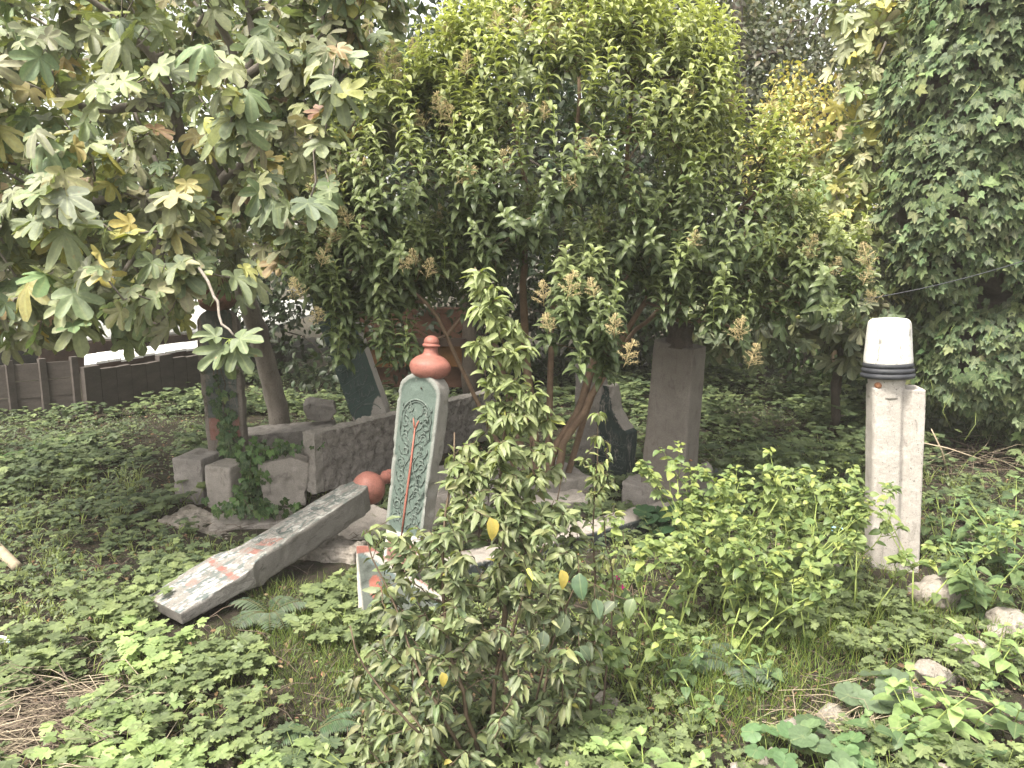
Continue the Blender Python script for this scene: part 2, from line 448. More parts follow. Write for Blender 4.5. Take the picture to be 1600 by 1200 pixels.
def bm_box(x0, x1, y0, y1, z0, z1, bm=None):
    bm = bm or bmesh.new()
    v=[bm.verts.new(p) for p in ((x0,y0,z0),(x1,y0,z0),(x1,y1,z0),(x0,y1,z0),(x0,y0,z1),(x1,y0,z1),(x1,y1,z1),(x0,y1,z1))]
    for f in ((0,3,2,1),(4,5,6,7),(0,1,5,4),(1,2,6,5),(2,3,7,6),(3,0,4,7)): bm.faces.new([v[i] for i in f])
    return bm

def solid(name, bm, mat, parent=None, voxel=0.012, amp=0.004, freq=9, amp2=0.0, freq2=30, paint=None, shape=None, seed=0.0, chip=0.03):
    """voxel-remeshed, softly worn solid; `paint` maps (co, normal) -> (r,g,b,alpha)"""
    me=bpy.data.meshes.new('tmp'); bm.to_mesh(me); bm.free()
    o=bpy.data.objects.new('tmp', me); C.objects.link(o)
    md=o.modifiers.new('r', 'REMESH'); md.mode='VOXEL'; md.voxel_size=voxel; md.use_smooth_shade=True
    dg=bpy.context.evaluated_depsgraph_get(); dg.update()
    m2=bpy.data.meshes.new_from_object(o.evaluated_get(dg)); m2.name=name
    bpy.data.objects.remove(o); bpy.data.meshes.remove(me)
    n=len(m2.vertices); co=np.zeros(n*3, np.float32); m2.vertices.foreach_get('co', co); co=co.reshape(-1, 3)
    no=np.zeros(n*3, np.float32); m2.vertices.foreach_get('normal', no); no=no.reshape(-1, 3)
    cols=np.zeros((n, 4), np.float32); off=Vector((seed*3.7, seed*1.3, seed))
    for i in range(n):
        v=Vector(co[i]); nn=Vector(no[i])
        if paint: cols[i]=paint(v, nn)
        d=amp*mnoise.fractal(v*freq+off, 0.8, 2.1, 4)
        if amp2: d+=amp2*mnoise.fractal(v*freq2+off, 0.6, 2.2, 3)
        if shape: d+=shape(v, nn)
        if chip: d-=chip*max(0.0, mnoise.fractal(v*5.5+off, .7, 2.0, 3)-.22)
        co[i]=v+nn*d
    m2.vertices.foreach_set('co', co.ravel())
    ca=m2.attributes.new('Col', 'FLOAT_COLOR', 'POINT'); ca.data.foreach_set('color', cols.ravel())
    m2.polygons.foreach_set('use_smooth', [True]*len(m2.polygons))
    m2.materials.clear(); m2.materials.append(mat); m2.update()
    return link(name, m2, parent)

def lathe(name, prof, mat, parent, segs=36, amp=0.0, loc=(0, 0, 0), rot=(0, 0, 0), sx=1.0, paint=None, seed=1.0):
    # densify the profile with a smooth curve
    V=[]; F=[]; C4=[]
    for r, z in prof:
        for k in range(segs):
            a=2*PI*k/segs; x=r*math.cos(a)*sx; y=r*math.sin(a)
            v=Vector((x, y, z))
            if amp: v+= Vector((x, y, 0))*amp*10*mnoise.fractal(v*9+Vector((seed, 0, 0)), .8, 2, 3)
            V.append(v); C4.append(paint(v) if paint else (0, 0, 0, 0))
    n=len(prof)
    for i in range(n-1):
        for k in range(segs): j=(k+1)%segs; F.append((i*segs+k, i*segs+j, (i+1)*segs+j, (i+1)*segs+k))
    F.append(tuple(range(segs))[::-1]); F.append(tuple((n-1)*segs+k for k in range(segs)))
    me=bpy.data.meshes.new(name); me.from_pydata([tuple(v) for v in V], [], F); me.materials.append(mat)
    ca=me.attributes.new('Col', 'FLOAT_COLOR', 'POINT'); ca.data.foreach_set('color', np.array(C4, np.float32).ravel())
    me.polygons.foreach_set('use_smooth', [True]*len(F)); me.update()
    o=link(name, me, parent); o.location=loc; o.rotation_euler=rot; return o

def smooth_prof(pts, n=4):
    out=[]; e=[pts[0]]+list(pts)+[pts[-1]]
    for i in range(1, len(e)-2):
        for k in range(n):
            t=k/n; q=[]
            for c in (0, 1):
                a,b,cc,d=e[i-1][c],e[i][c],e[i+1][c],e[i+2][c]
                q.append(0.5*((2*b)+(-a+cc)*t+(2*a-5*b+4*cc-d)*t*t+(-a+3*b-3*cc+d)*t**3))
            out.append((max(0.001, q[0]), q[1]))
    out.append(pts[-1]); return out

# ================================================================== GROUND
def make_ground():
    xs=np.concatenate([-np.geomspace(12, 150, 10)[::-1], np.linspace(-11.8, 11.8, 190), np.geomspace(12, 150, 10)])
    ys=np.concatenate([np.linspace(-60, 0.4, 6), np.linspace(0.6, 14, 150), np.geomspace(14.4, 200, 12)])
    V=[]; F=[]
    for y in ys:
        for x in xs:
            z=gz(x, y)
            if abs(x)<11.8 and 0.5<y<14: z+=0.022*mnoise.fractal(Vector((x*5, y*5, 0)), .8, 2, 4)
            V.append((x, y, z))
    nx=len(xs)
    for j in range(len(ys)-1):
        for i in range(nx-1): a=j*nx+i; F.append((a, a+1, a+nx+1, a+nx))
    me=bpy.data.meshes.new('ground'); me.from_pydata(V, [], F); me.materials.append(M['soil'])
    me.polygons.foreach_set('use_smooth', [True]*len(F))
    o=link('ground', me); o['kind']='structure'; return o
make_ground()

# ================================================================== STONES
S_grey = stone_mat('grey_stone', (0.17, 0.155, 0.145), (0.28, 0.255, 0.24), (0.07, 0.06, 0.055), (0.56, 0.70), moss=((0.10, 0.11, 0.05), 0.64))
S_block = stone_mat('block_stone', (0.22, 0.20, 0.18), (0.34, 0.305, 0.28), (0.10, 0.085, 0.075), (0.56, 0.72), moss=((0.13, 0.13, 0.07), 0.62), bump=0.5)
S_rough = stone_mat('rough_stone', (0.19, 0.17, 0.16), (0.31, 0.28, 0.26), (0.06, 0.05, 0.045), (0.5, 0.68), bump=0.9, bscale=24, bdist=0.02, vertical=0.9)
S_brown = stone_mat('brown_stone', (0.135, 0.118, 0.106), (0.20, 0.178, 0.162), (0.08, 0.068, 0.06), (0.54, 0.76), bump=0.7)
S_pale = stone_mat('pale_stone', (0.34, 0.31, 0.285), (0.44, 0.41, 0.38), (0.20, 0.18, 0.165), (0.55, 0.74), bump=0.8, bscale=60, specks=(0.17, 0.16, 0.15))
S_green = stone_mat('painted_green_stone', (0.20, 0.19, 0.175), (0.30, 0.28, 0.26), (0.09, 0.08, 0.07), (0.56, 0.7), wear=(0.30, 0.42), wearc=(0.30, 0.30, 0.28), bump=0.4, bscale=60)
S_flaked = stone_mat('flaked_paint_stone', (0.14, 0.13, 0.12), (0.22, 0.205, 0.19), (0.06, 0.055, 0.05), (0.54, 0.7), wear=(0.46, 0.53), bump=0.5)
S_darkgreen = stone_mat('dark_inscribed_stone', (0.26, 0.24, 0.22), (0.38, 0.35, 0.33), (0.12, 0.11, 0.10), (0.56, 0.72), wear=(0.2, 0.32), bump=0.4)
S_rust = stone_mat('mossy_headstone', (0.14, 0.12, 0.105), (0.23, 0.20, 0.18), (0.07, 0.06, 0.05), (0.5, 0.68), moss=((0.07, 0.075, 0.04), 0.56), wear=(0.35, 0.5))
S_rock = stone_mat('rubble_stone', (0.24, 0.21, 0.18), (0.42, 0.38, 0.34), (0.09, 0.075, 0.06), (0.54, 0.7), bump=1.0, bscale=22, bdist=0.02, moss=((0.09, 0.10, 0.04), 0.66), vertical=1.0)
M['terracotta'] = stone_mat('red_painted_stone', (0.245, 0.095, 0.075), (0.30, 0.13, 0.105), (0.15, 0.065, 0.055), (0.54, 0.72), bump=0.3, bscale=50, vertical=0.8, moss=((.33, .24, .20), .645))
M['terracotta'].node_tree.nodes['Principled BSDF'].inputs['Roughness'].default_value=0.48
M['red_paint'] = plain('red_paint', (0.23, 0.075, 0.055), (0.30, 0.12, 0.09), 20, 0.7, 0.3, 60)
M['green_relief'] = plain('green_relief', (0.075, 0.098, 0.086), (0.13, 0.155, 0.14), 26, 0.75, 0.3, 80, c3=(0.27, 0.28, 0.26), p3=(0.62, 0.70))
M['dark_relief'] = plain('dark_relief', (0.045, 0.06, 0.058), (0.12, 0.14, 0.135), 30, 0.7, 0.3, 80, c3=(0.25, 0.27, 0.26), p3=(0.60, 0.68))
M['white_paint'] = stone_mat('white_paint', (0.50, 0.49, 0.465), (0.60, 0.59, 0.56), (0.17, 0.165, 0.15), (0.56, 0.64), bump=0.25, bscale=50)
M['black_paint'] = plain('black_paint', (0.022, 0.024, 0.03), (0.045, 0.047, 0.055), 12, 0.5, 0.3, 50)
M['rust'] = plain('rusty_iron', (0.22, 0.08, 0.035), (0.36, 0.2, 0.12), 40, 0.8, 0.4, 90)

def arch_profile(wb, wt, h, spring, n=14, rise=None):
    """outline of a headstone front: width wb at the foot, wt at the spring line, arched head up to h"""
    pts=[(-wb/2, 0), (wb/2, 0), (wt/2, spring)]
    rise=h-spring
    for i in range(1, n):
        a=PI*i/n; pts.append((wt/2*math.cos(a), spring+rise*math.sin(a)**0.85))
    pts.append((-wt/2, spring)); return pts

def relief(name, strokes, mat, parent, y, r=0.0035, flat=0.6):
    """carved lines standing proud of the face at local y; strokes = [[(x, z), ...], ...] or (pts, radius)"""
    s=Soup()
    for st in strokes:
        rr=r
        if isinstance(st, tuple): st, rr = st
        p=np.array([(a, 0, b) for a, b in st]); n=len(p)
        if n<2: continue
        t=np.linspace(0, 1, n); s.tube(p, rr*(0.55+0.6*np.sin(PI*np.clip(t, .04, .96))), 5, (.2, .2, .2))
    me=s.mesh(name, mat); n=len(me.vertices); co=np.zeros(n*3, np.float32); me.vertices.foreach_get('co', co); co=co.reshape(-1, 3)
    co[:, 1]=co[:, 1]*flat+y; me.vertices.foreach_set('co', co.ravel()); me.update()
    return link(name, me, parent)

def spiral(cx, cz, r, a0, turns, sgn=1, n=16):
    return [(cx+r*(1-0.75*i/n)*math.cos(a0+sgn*turns*2*PI*i/n), cz+r*(1-0.75*i/n)*math.sin(a0+sgn*turns*2*PI*i/n)) for i in range(n+1)]

def script(x0, x1, z0, z1, rows, seed, slant=0.0):
    """rows of old carved cursive script: swelling baselines, tall uprights, loops and dots"""
    r=random.Random(seed); out=[]; rh=(z1-z0)/rows
    for k in range(rows):
        zb=z0+k*rh; x=x1-0.012
        out.append(([(x0+.005, zb+slant*(x0)), (x1-.005, zb+slant*(x1))], 0.0035))
        while x>x0+0.02:
            L=r.uniform(0.022, 0.05); z=zb+rh*r.uniform(.22, .5)+slant*x; t=r.random()
            if t<.35: out.append([(x-L*u, z-rh*.20*math.sin(PI*u)+rh*.05) for u in np.linspace(0, 1, 8)])
            elif t<.65: out.append([(x, z+rh*.38), (x-.003, z+rh*.1), (x-.006, z-rh*.08), (x-.02, z-rh*.10)])
            elif t<.85: out.append(spiral(x-L*.4, z+rh*.08, rh*.16, r.uniform(0, 6), .9))
            else: out.append([(x, z+rh*.15), (x-L*.5, z+rh*.3), (x-L, z+rh*.05), (x-L*1.2, z-rh*.12)])
            if r.random()<.5: out.append(([(x-L*.5, z+rh*.33), (x-L*.5-.006, z+rh*.36)], .004))
            x-=L*r.uniform(.55, .9)
    return out

URN = smooth_prof([(0.055, 0), (0.088, .03), (0.100, .07), (0.096, .11), (0.070, .145), (0.042, .165), (0.034, .19), (0.033, .215), (0.042, .222), (0.043, .232), (0.036, .240), (0.037, .256), (0.030, .278), (0.014, .292), (0.002, .295)], 5)

# ---- A: leaning green headstone with red urn finial
def green_headstone():
    b=G(640, 905); b=P(630, 900, 4.6); b[2]=gz(b[0], b[1])-0.04
    t=thing('headstone', 'green-painted headstone carved with scrolls around a thin red line, topped by a red urn', 'headstone', b, (math.radians(-4), math.radians(6.0), math.radians(-24)))
    H=1.30; prof=arch_profile(.235, .285, H, H-.14)
    def hw(z): return (.235+(.285-.235)*min(z, H-.14)/(H-.14))/2
    def inner(x, z, m):
        w=hw(z)-m
        if z<H-.14: return abs(x)<w
        return (x/(w))**2+((z-H+.14)/(.14-m))**2<1
    def pf(v, n):
        if n.y<-.55:
            if v.z<0.33: return (.24, .085, .065, .75) if v.z<.29 and abs(v.x)<.10 else (.5, .48, .45, .7)
            if inner(v.x, v.z, .022): return (.098, .128, .112, 1.0)
            return (.19, .20, .185, .9)
        if n.x<-.4: return (.14, .17, .15, .5)
        return (0, 0, 0, 0)
    def shp(v, n):
        return -0.005 if (n.y<-.55 and v.z>.33 and inner(v.x, v.z, .026)) else 0.0
    solid('slab', bm_extrude(prof, .13), S_green, t, .009, .0025, 12, paint=pf, shape=shp, seed=1)
    # carved scrolls
    st=[]; yf=-.0615
    arch=[(.098*math.cos(a), H-.27+.115*math.sin(a)) for a in np.linspace(0, PI, 18)]
    st.append(([(.098, H-.36)]+arch+[(-.098, H-.36)], .004))
    st.append(([(.098*.0+x*.82, z-.012) for x, z in arch], .0025))
    for k in range(9):
        z=.40+k*.083; s=1 if k%2 else -1
        for sg in (-1, 1):
            q=random.Random(k*7+sg); cx=sg*(.058+.010*math.sin(k*2.1)); r=.026+.006*math.cos(k*1.7+sg)
            st.append((spiral(cx, z+.02, r, PI/2-sg*PI/2*1.2+q.uniform(-.5, .5), q.uniform(.8, 1.3), -sg*s), .0030))
            st.append(([(sg*.006, z-.035), (sg*.018, z-.012), (sg*.034, z-.004), (cx, z+.02+r)], .0026))
            st.append(([(cx-.014, z+.052+q.uniform(-.01, .01)), (cx+sg*.004, z+.064), (cx+.015, z+.046)], .0042))
            st.append(([(sg*.070, z-.012), (sg*.086, z+.006), (sg*.098, z+.03), (sg*.094, z+.05)], .0030))
            if q.random()<.5: st.append(([(sg*.03, z+.03), (sg*.036, z+.042)], .006))
    for sg in (-1, 1):
        st.append(([(sg*(.03+.02*math.sin(z*30+sg)), z) for z in np.linspace(.36, H-.33, 46)], .003))
    relief('carved_scrolls', [(a[0], a[1]*1.25) if isinstance(a, tuple) else a for a in st], M['green_relief'], t, yf-.001, .004, 1.0)
    relief('red_line', [([(-.012, .30), (-.010, .5), (-.002, .75), (0, H-.32)], .0075), ([(0, H-.34), (-.010, H-.30), (-.018, H-.265)], .0055), ([(0, H-.34), (.010, H-.30), (.020, H-.275)], .0055)], M['red_paint'], t, yf-.003, .006, .5)
    relief('iron_plug', [([(.012, H-.085), (.016, H-.083)], .011)], M['dark_bark'], t, -.066, .01, .8)
    lathe('finial', URN, M['terracotta'], t, 40, .004, loc=(.012, .02, H-.035), rot=(0, math.radians(-3), 0)).scale=(1.20, 1.20, .86)
    return t
green_headstone()

# ---- B: toppled headstone with red urn
def fallen_headstone():
    A=P(285, 946, 4.05); A[2]=max(A[2], gz(A[0], A[1])+.06); B=P(568, 768, 5.15)
    z=unit(B-A); L=float(np.linalg.norm(B-A))
    up=unit(np.array([-.30, -.50, .80])); x=unit(np.cross(-up, z)); y=np.cross(z, x)   # local -y = painted face
    R=Matrix(((x[0], y[0], z[0]), (x[1], y[1], z[1]), (x[2], y[2], z[2])))
    t=thing('headstone', 'toppled headstone lying slantwise, with flaking white and red paint and a red urn end', 'headstone', A, R.to_euler())
    prof=[(-.155, -.10), (.155, -.10), (.165, .30), (.158, .36), (.125, .41), (.110, .47), (.100, L-.10), (.075, L-.02), (-.075, L-.02), (-.100, L-.10), (-.110, .47), (-.125, .41), (-.158, .36), (-.165, .30)]
    def pf(v, n):
        if n.y<-.5:
            k=mnoise.noise(Vector((v.x*14, v.z*5, 3)))
            if abs(v.z-.47-.3*v.x)<.03 and abs(v.x)<.06: return (.2, .09, .075, .9)
            if abs(v.z-.585-.5*v.x)<.045 and abs(v.x-.01)<.05: return (.19, .085, .07, .9)
            if abs((v.z-.27)+.15*v.x)<.020: return (.22, .095, .08, .9)
            if abs(v.z-.10)<.03 and abs(v.x+.03)<.03: return (.3, .14, .12, .6)
            k2=mnoise.fractal(Vector((v.x*34, v.z*11, 8)), .5, 2.1, 4)
            if v.z<.45: return (.38, .38, .37, .9) if k2>-.02 else (.10, .12, .12, .9)
            return (.30, .30, .285, .85) if k2>.15 else (.085, .10, .094, .9)
        if n.x>.5 and v.z<.36: return (.45, .42, .40, .4)
        return (0, 0, 0, 0)
    def shp(v, n):
        return -.006 if n.y<-.5 and abs(v.x)<.075 and v.z>.5 and v.z<L-.1 else 0
    bmf=bm_extrude(prof, .14)
    for v in bmf.verts:
        if v.co.y>0: v.co.y=.0 if v.co.z<.2 else (.035 if v.co.z<.38 else .10)
    solid('slab', bmf, S_flaked, t, .010, .004, 11, chip=.012,  paint=pf, shape=shp, seed=2)
    s=[([(-.13+.02*k, .02+.001*k), (-.11+.02*k, .16), (-.12+.02*k, .22)], .004) for k in range(13)]
    s+=script(-.07, .07, .52, L-.14, 5, 5)
    relief('worn_carving', s, M['dark_relief'], t, -.064, .003, .5)
    lathe('finial', URN, M['terracotta'], t, 36, .005, loc=(0, .0, L-.04), seed=3).scale=(1.12, 1.12, 1.15)
fallen_headstone()

# ---- C: ivy-wrapped headstone at the back left
def ivy_headstone():
    b=P(358, 712, 6.3)
    t=thing('headstone', 'dark mossy arched headstone with ivy climbing its face, standing on blocks under the fig tree', 'headstone', b, (math.radians(-2), math.radians(-1.5), math.radians(4)))
    H=1.19; prof=arch_profile(.30, .33, H, H-.16)
    def pf(v, n):
        if n.y<-.5:
            if .32<v.z and (abs(v.x)<.12): return (.085, .10, .095, .9)
            if .15<v.z<.35 and abs(v.x)<.12: return (.25, .10, .08, .7)
        return (0, 0, 0, 0)
    solid('slab', bm_extrude(prof, .12), S_rust, t, .012, .004, 10, paint=pf, seed=3)
    relief('worn_carving', script(-.11, .11, .38, 1.0, 6, 9), M['dark_relief'], t, -.061, .0035, .5)
    tb=smooth_prof([(.07, 0), (.12, .03), (.145, .08), (.12, .12), (.09, .135), (.115, .16), (.13, .20), (.10, .245), (.05, .27), (.01, .28)], 4)
    m=stone_mat('faded_red_stone', (.17, .085, .065), (.23, .125, .10), (.07, .045, .035), (.5, .7))
    lathe('turban_finial', tb, m, t, 32, .006, loc=(.0, 0, H-.02), seed=5)
    s=Soup(); pos=[]; dr=[]; nn=[]
    for k in range(3):
        x=rng.uniform(-.08, .10); pts=[]
        for i in range(14):
            z=-.12+i*.065; x+=rng.normal(0, .015); pts.append((x, -.066, z))
        s.tube(pts, .003, 4, (.1, .08, .05))
    iv=Soup()
    for i in range(150):
        z=abs(rng.normal(0, .30)); x=.02+rng.normal(0, .045+.02*(z<.2)) - .04*(z>.45)
        pos.append((x, -.07-rng.random()*.02, z-.08)); dr.append((rng.normal(0, .5), -.25, -1)); nn.append((rng.normal(0, .3), -1, .35))
    pos=np.array(pos); n=len(pos)
    iv_col=vary([(.03, .06, .022), (.05, .09, .03), (.09, .12, .045)], [5, 4, 1], n)
    add_mixed(iv, T_ivy, pos, dr, nn, rng.uniform(.03, .055, n), iv_col)
    link('ivy_stem', s.mesh('ivy_stem', M['twig']), t); link('ivy_leaves', iv.mesh('ivy_leaves', M['ivy']), t)
ivy_headstone()

# ---- D: dark green inscribed headstone leaning left behind
def dark_headstone():
    A=P(587, 668, 7.0); B=P(507, 440, 7.1); z=unit(B-A); L=float(np.linalg.norm(B-A))
    f=unit(np.array([-.25, -1, .12])); y=-(f-z*np.dot(f, z)); y=unit(y); x=np.cross(y, z)
    R=Matrix(((x[0], y[0], z[0]), (x[1], y[1], z[1]), (x[2], y[2], z[2])))
    t=thing('headstone', 'dark green inscribed headstone leaning far left behind the rough slab, with a pale foot', 'headstone', A, R.to_euler())
    prof=[(-.14, 0), (.17, 0), (.175, .12), (.165, L-.1), (.10, L), (-.10, L), (-.165, L-.1), (-.16, .12)]
    def pf(v, n):
        if n.y<-.5 and v.z>.16+.10*math.cos(v.x*16-2.3): return (.045, .070, .066, 1)
        return (0, 0, 0, 0)
    solid('slab', bm_extrude(prof, .12), S_darkgreen, t, .012, .003, 10, paint=pf, seed=4)
    relief('carved_script', script(-.145, .145, .26, L-.12, 9, 21, .25), M['dark_relief'], t, -.060, .0042, .6)
    s=[([(.15*math.cos(a)*.9+.0, .13+.10*math.sin(a)) for a in np.linspace(.2, PI, 12)], .006)]
    relief('carved_border', s, M['dark_relief'], t, -.060, .005, .6)
    k=smooth_prof([(.06, 0), (.075, .03), (.105, .06), (.11, .11), (.09, .16), (.05, .19), (.01, .20)], 4)
    lathe('pale_finial', k, S_pale, t, 28, .004, loc=(0, 0, L-.01), rot=(0, .15, 0))
dark_headstone()

# ---- E: plain brown pillar headstone
def brown_pillar():
    b=P(1040, 800, 5.8); b[2]=gz(b[0], b[1])-.03
    t=thing('headstone', 'plain brown four-sided headstone with a broken neck on top, seen from its bare back', 'headstone', b, (math.radians(1), math.radians(3.5), math.radians(-39)))
    H=1.31
    prof=[(-.178, 0), (.178, 0), (.158, H-.01), (-.158, H+.02)]
    bm=bm_extrude(prof, .23)
    for v in bm.verts: v.co.y*= 1-.10*v.co.z/H
    solid('slab', bm, S_brown, t, .013, .003, 8, seed=5, chip=.004)
    nk=smooth_prof([(.115, -.02), (.095, .03), (.085, .07), (.092, .11), (.08, .14), (.04, .15)], 3)
    mm=stone_mat('dark_broken_stone', (.05, .04, .035), (.10, .08, .07), (.03, .025, .02), (.5, .7), bump=1.0)
    lathe('broken_neck', nk, mm, t, 24, .03, loc=(-.01, 0, H), seed=8)
    s=Soup(); s.tube([(.151+.012, -.03, .48), (.19, -.03, .48)], .006, 5); link('iron_pin', s.mesh('iron_pin', M['rust']), t)
    # foot pieces
    q=thing('stone_block', 'low grey block at the left foot of the brown headstone', 'stone block', P(998, 800, 5.85)-np.array([0, 0, .1]), (0, 0, math.radians(-25)))
    solid('block', bm_box(-.10, .16, -.13, .13, 0, .36), S_grey, q, .012, .006, 8, seed=6)
    c=P(1098, 800, 5.95); c[2]=gz(c[0], c[1])-.03
    t2=thing('headstone_fragment', 'broken pale stone wedge with a dark scrolled edge against the brown headstone', 'stone fragment', c, (0, math.radians(3), math.radians(-20)))
    solid('wedge', bm_extrude([(-.12, 0), (.13, 0), (.12, .10), (.09, .2), (.03, .33), (-.01, .36), (-.10, .3)], .12), S_block, t2, .010, .004, 9, seed=7)
    solid('dark_edge', bm_extrude([(.095, .02), (.16, 0), (.155, .15), (.12, .27), (.06, .31), (.05, .28), (.10, .2)], .16), stone_mat('dark_edge_stone', (.04, .045, .045), (.08, .085, .085)), t2, .010, .003, 9, seed=8)
brown_pillar()

# ---- F: pale stone with white hat
def white_cap_headstone():
    b=P(1391, 905, 4.75); b[2]=gz(b[0], b[1])-.05
    t=thing('headstone', 'pale speckled headstone crowned with a white painted cap over three black bands', 'headstone', b, (0, math.radians(-3.2), math.radians(-8)))
    H=1.185; w=.150
    bm=bmesh.new(); sec=[(-w, -.06), (-w*.93, -.085), (-w*.5, -.095), (w*.05, -.088), (w*.20, -.060), (w*.30, -.055), (w*.48, -.082), (w*.97, -.085), (w, -.07), (w*.98, .10), (-w*.95, .10)]
    a=[bm.verts.new((x, y, 0)) for x, y in sec]; c=[bm.verts.new((x*(1.0+.0), y, H+(.0 if x<w*.25 else -.022))) for x, y in sec]
    bm.faces.new(a[::-1]); bm.faces.new(c)
    for i in range(len(sec)): j=(i+1)%len(sec); bm.faces.new((a[i], a[j], c[j], c[i]))
    bmesh.ops.recalc_face_normals(bm, faces=bm.faces[:])
    for v in bm.verts:
        if v.co.z<.5: v.co.x*=.93
    solid('slab', bm, S_pale, t, .009, .0020, 14, .0012, 70, seed=9, chip=.003)
    o=lathe('neck', smooth_prof([(.098, -.07), (.100, -.01), (.104, .02), (.106, .05), (.116, .07)], 4), S_pale, t, 36, .001, loc=(-.052, .0, H))
    band=[]
    for k in range(3):
        for a_ in np.linspace(-1.35, 1.35, 7): band.append((.137-.004*k+.0-.001*k+.016*math.cos(a_), .0+.016+k*.031+.0165*math.sin(a_)))
    hz=H+.045
    lathe('black_band', [(.11, 0.0)]+band+[(.12, .10)], M['black_paint'], t, 48, .0006, loc=(-.046, 0, hz), rot=(math.radians(-3), math.radians(1.5), 0))
    cap=smooth_prof([(.134, .085), (.137, .10), (.133, .16), (.126, .25), (.120, .315), (.113, .338), (.095, .352), (.05, .358), (.005, .359)], 5)
    lathe('white_cap', cap, M['white_paint'], t, 48, .0012, loc=(-.046, 0, hz), rot=(math.radians(-3), math.radians(1.5), 0))
    lathe('rusty_bolt', [(.001, -.03), (.016, -.03), (.021, -.02), (.021, .0), (.012, .012), (.002, .013)], M['rust'], t, 14, .002, loc=(-.118, -.080, H+.012), rot=(PI/2, 0, 0))
white_cap_headstone()

# ---- G: grey headstone half hidden behind the privet stems
def hidden_headstone():
    b=P(935, 745, 6.7); b[2]=gz(b[0], b[1])-.02
    t=thing('headstone', 'narrow grey headstone half hidden behind the glossy tree stems', 'headstone', b, (math.radians(-3), math.radians(-7), math.radians(-30)))
    solid('slab', bm_extrude([(-.19, 0), (.19, 0), (.14, .45), (.12, .95), (.04, 1.12), (-.10, 1.05), (-.14, .6)], .16), S_grey, t, .014, .006, 8, seed=10)
    c=P(962, 745, 6.5); c[2]=gz(c[0], c[1])
    t=thing('headstone_fragment', 'broken stone foot with a dark carved side, right of the glossy tree stems', 'stone fragment', c, (0, 0, math.radians(-38)))
    def pf(v, n): return (.035, .05, .048, 1) if n.y<-.3 or n.x>.5 and v.z<.5 else (0, 0, 0, 0)
    solid('foot', bm_extrude([(-.17, 0), (.14, 0), (.15, .48), (.08, .54), (.01, .64), (-.04, .85), (-.10, .86), (-.15, .5)], .17), S_block, t, .012, .004, 9, paint=pf, seed=11)
    relief('carved_script', script(-.14, .13, .05, .46, 4, 31), M['dark_relief'], t, -.086, .0045, .6)
hidden_headstone()

# ---- H: white and green fragment at the foot of the green headstone
def fragment():
    c=P(610, 1000, 4.0); c[2]=gz(c[0], c[1])-.03
    t=thing('headstone_fragment', 'white-edged stone fragment with dark script and red marks below the green headstone', 'stone fragment', c, (math.radians(-26), math.radians(-6), math.radians(8)))
    prof=[(-.16, 0), (.32, 0), (.30, .10), (.20, .20), (.08, .30), (-.06, .43), (-.13, .44)]
    def pf(v, n):
        if n.y<-.4:
            if v.z>.40-.0 and v.x<.02: return (.22, .09, .07, 1)
            e=.30-.85*(v.x+.05)
            if v.z>e+.10: return (.22, .09, .07, .8)
            if v.z>e+.055 or v.x<-.125: return (.33, .31, .285, 1)
            if abs(v.z-e-.04)<.012: return (.10, .13, .13, 1)
            if (v.x+.05)**2/.0012+(v.z-.21)**2/.004<1: return (.22, .08, .06, 1)
            return (.085, .095, .085, 1)
        return (.32, .30, .28, .5)
    solid('slab', bm_extrude(prof, .10), S_darkgreen, t, .009, .003, 12, paint=pf, seed=12)
    r=random.Random(4); st=[]
    for i in range(46):
        x=r.uniform(-.10, .24); z=r.uniform(.02, .28-.85*(x+.05)) if .28-.85*(x+.05)>.03 else .02
        st.append((spiral(x, z, r.uniform(.008, .02), r.uniform(0, 6), .8), .003))
    relief('carved_script', st, M['dark_relief'], t, -.049, .003, .6)
fragment()

# ---- slabs and blocks of the grave surround
def box_between(name, label, cat, A, B, h, th, mat, amp, freq, voxel=.014, amp2=0, drop=0.0, part='block', paint=None, tilt=0.0, seed=0., relief_rows=None):
    A=np.array(A, float); B=np.array(B, float); d=B-A; L=float(np.linalg.norm(d)); rz=math.atan2(d[1], d[0]); ry=-math.asin(d[2]/L)
    t=thing(name, label, cat, A, (tilt, ry, rz) if not tilt else (Matrix.Rotation(rz, 3, 'Z') @ Matrix.Rotation(ry, 3, 'Y') @ Matrix.Rotation(tilt, 3, 'X')).to_euler())
    solid(part, bm_box(0, L, -th/2, th/2, 0, h), mat, t, voxel, amp, freq, amp2, 26, paint=paint, seed=seed)
    return t, L

A=P(486, 790, 5.75); Bp=P(765, 690, 7.6)
A[2]=P(486, 676, 5.75)[2]-.46; Bp[2]=P(765, 609, 7.6)[2]-.46
box_between('kerb_slab', 'long rough-hewn grave slab set on edge with a smooth pale top', 'stone slab', A, Bp, .46, .13, S_rough, .012, 11, .013, .006, seed=13,
            paint=lambda v, n: (.30, .275, .25, .75) if (n.z>.6 or v.x<.08) else (0, 0, 0, 0))
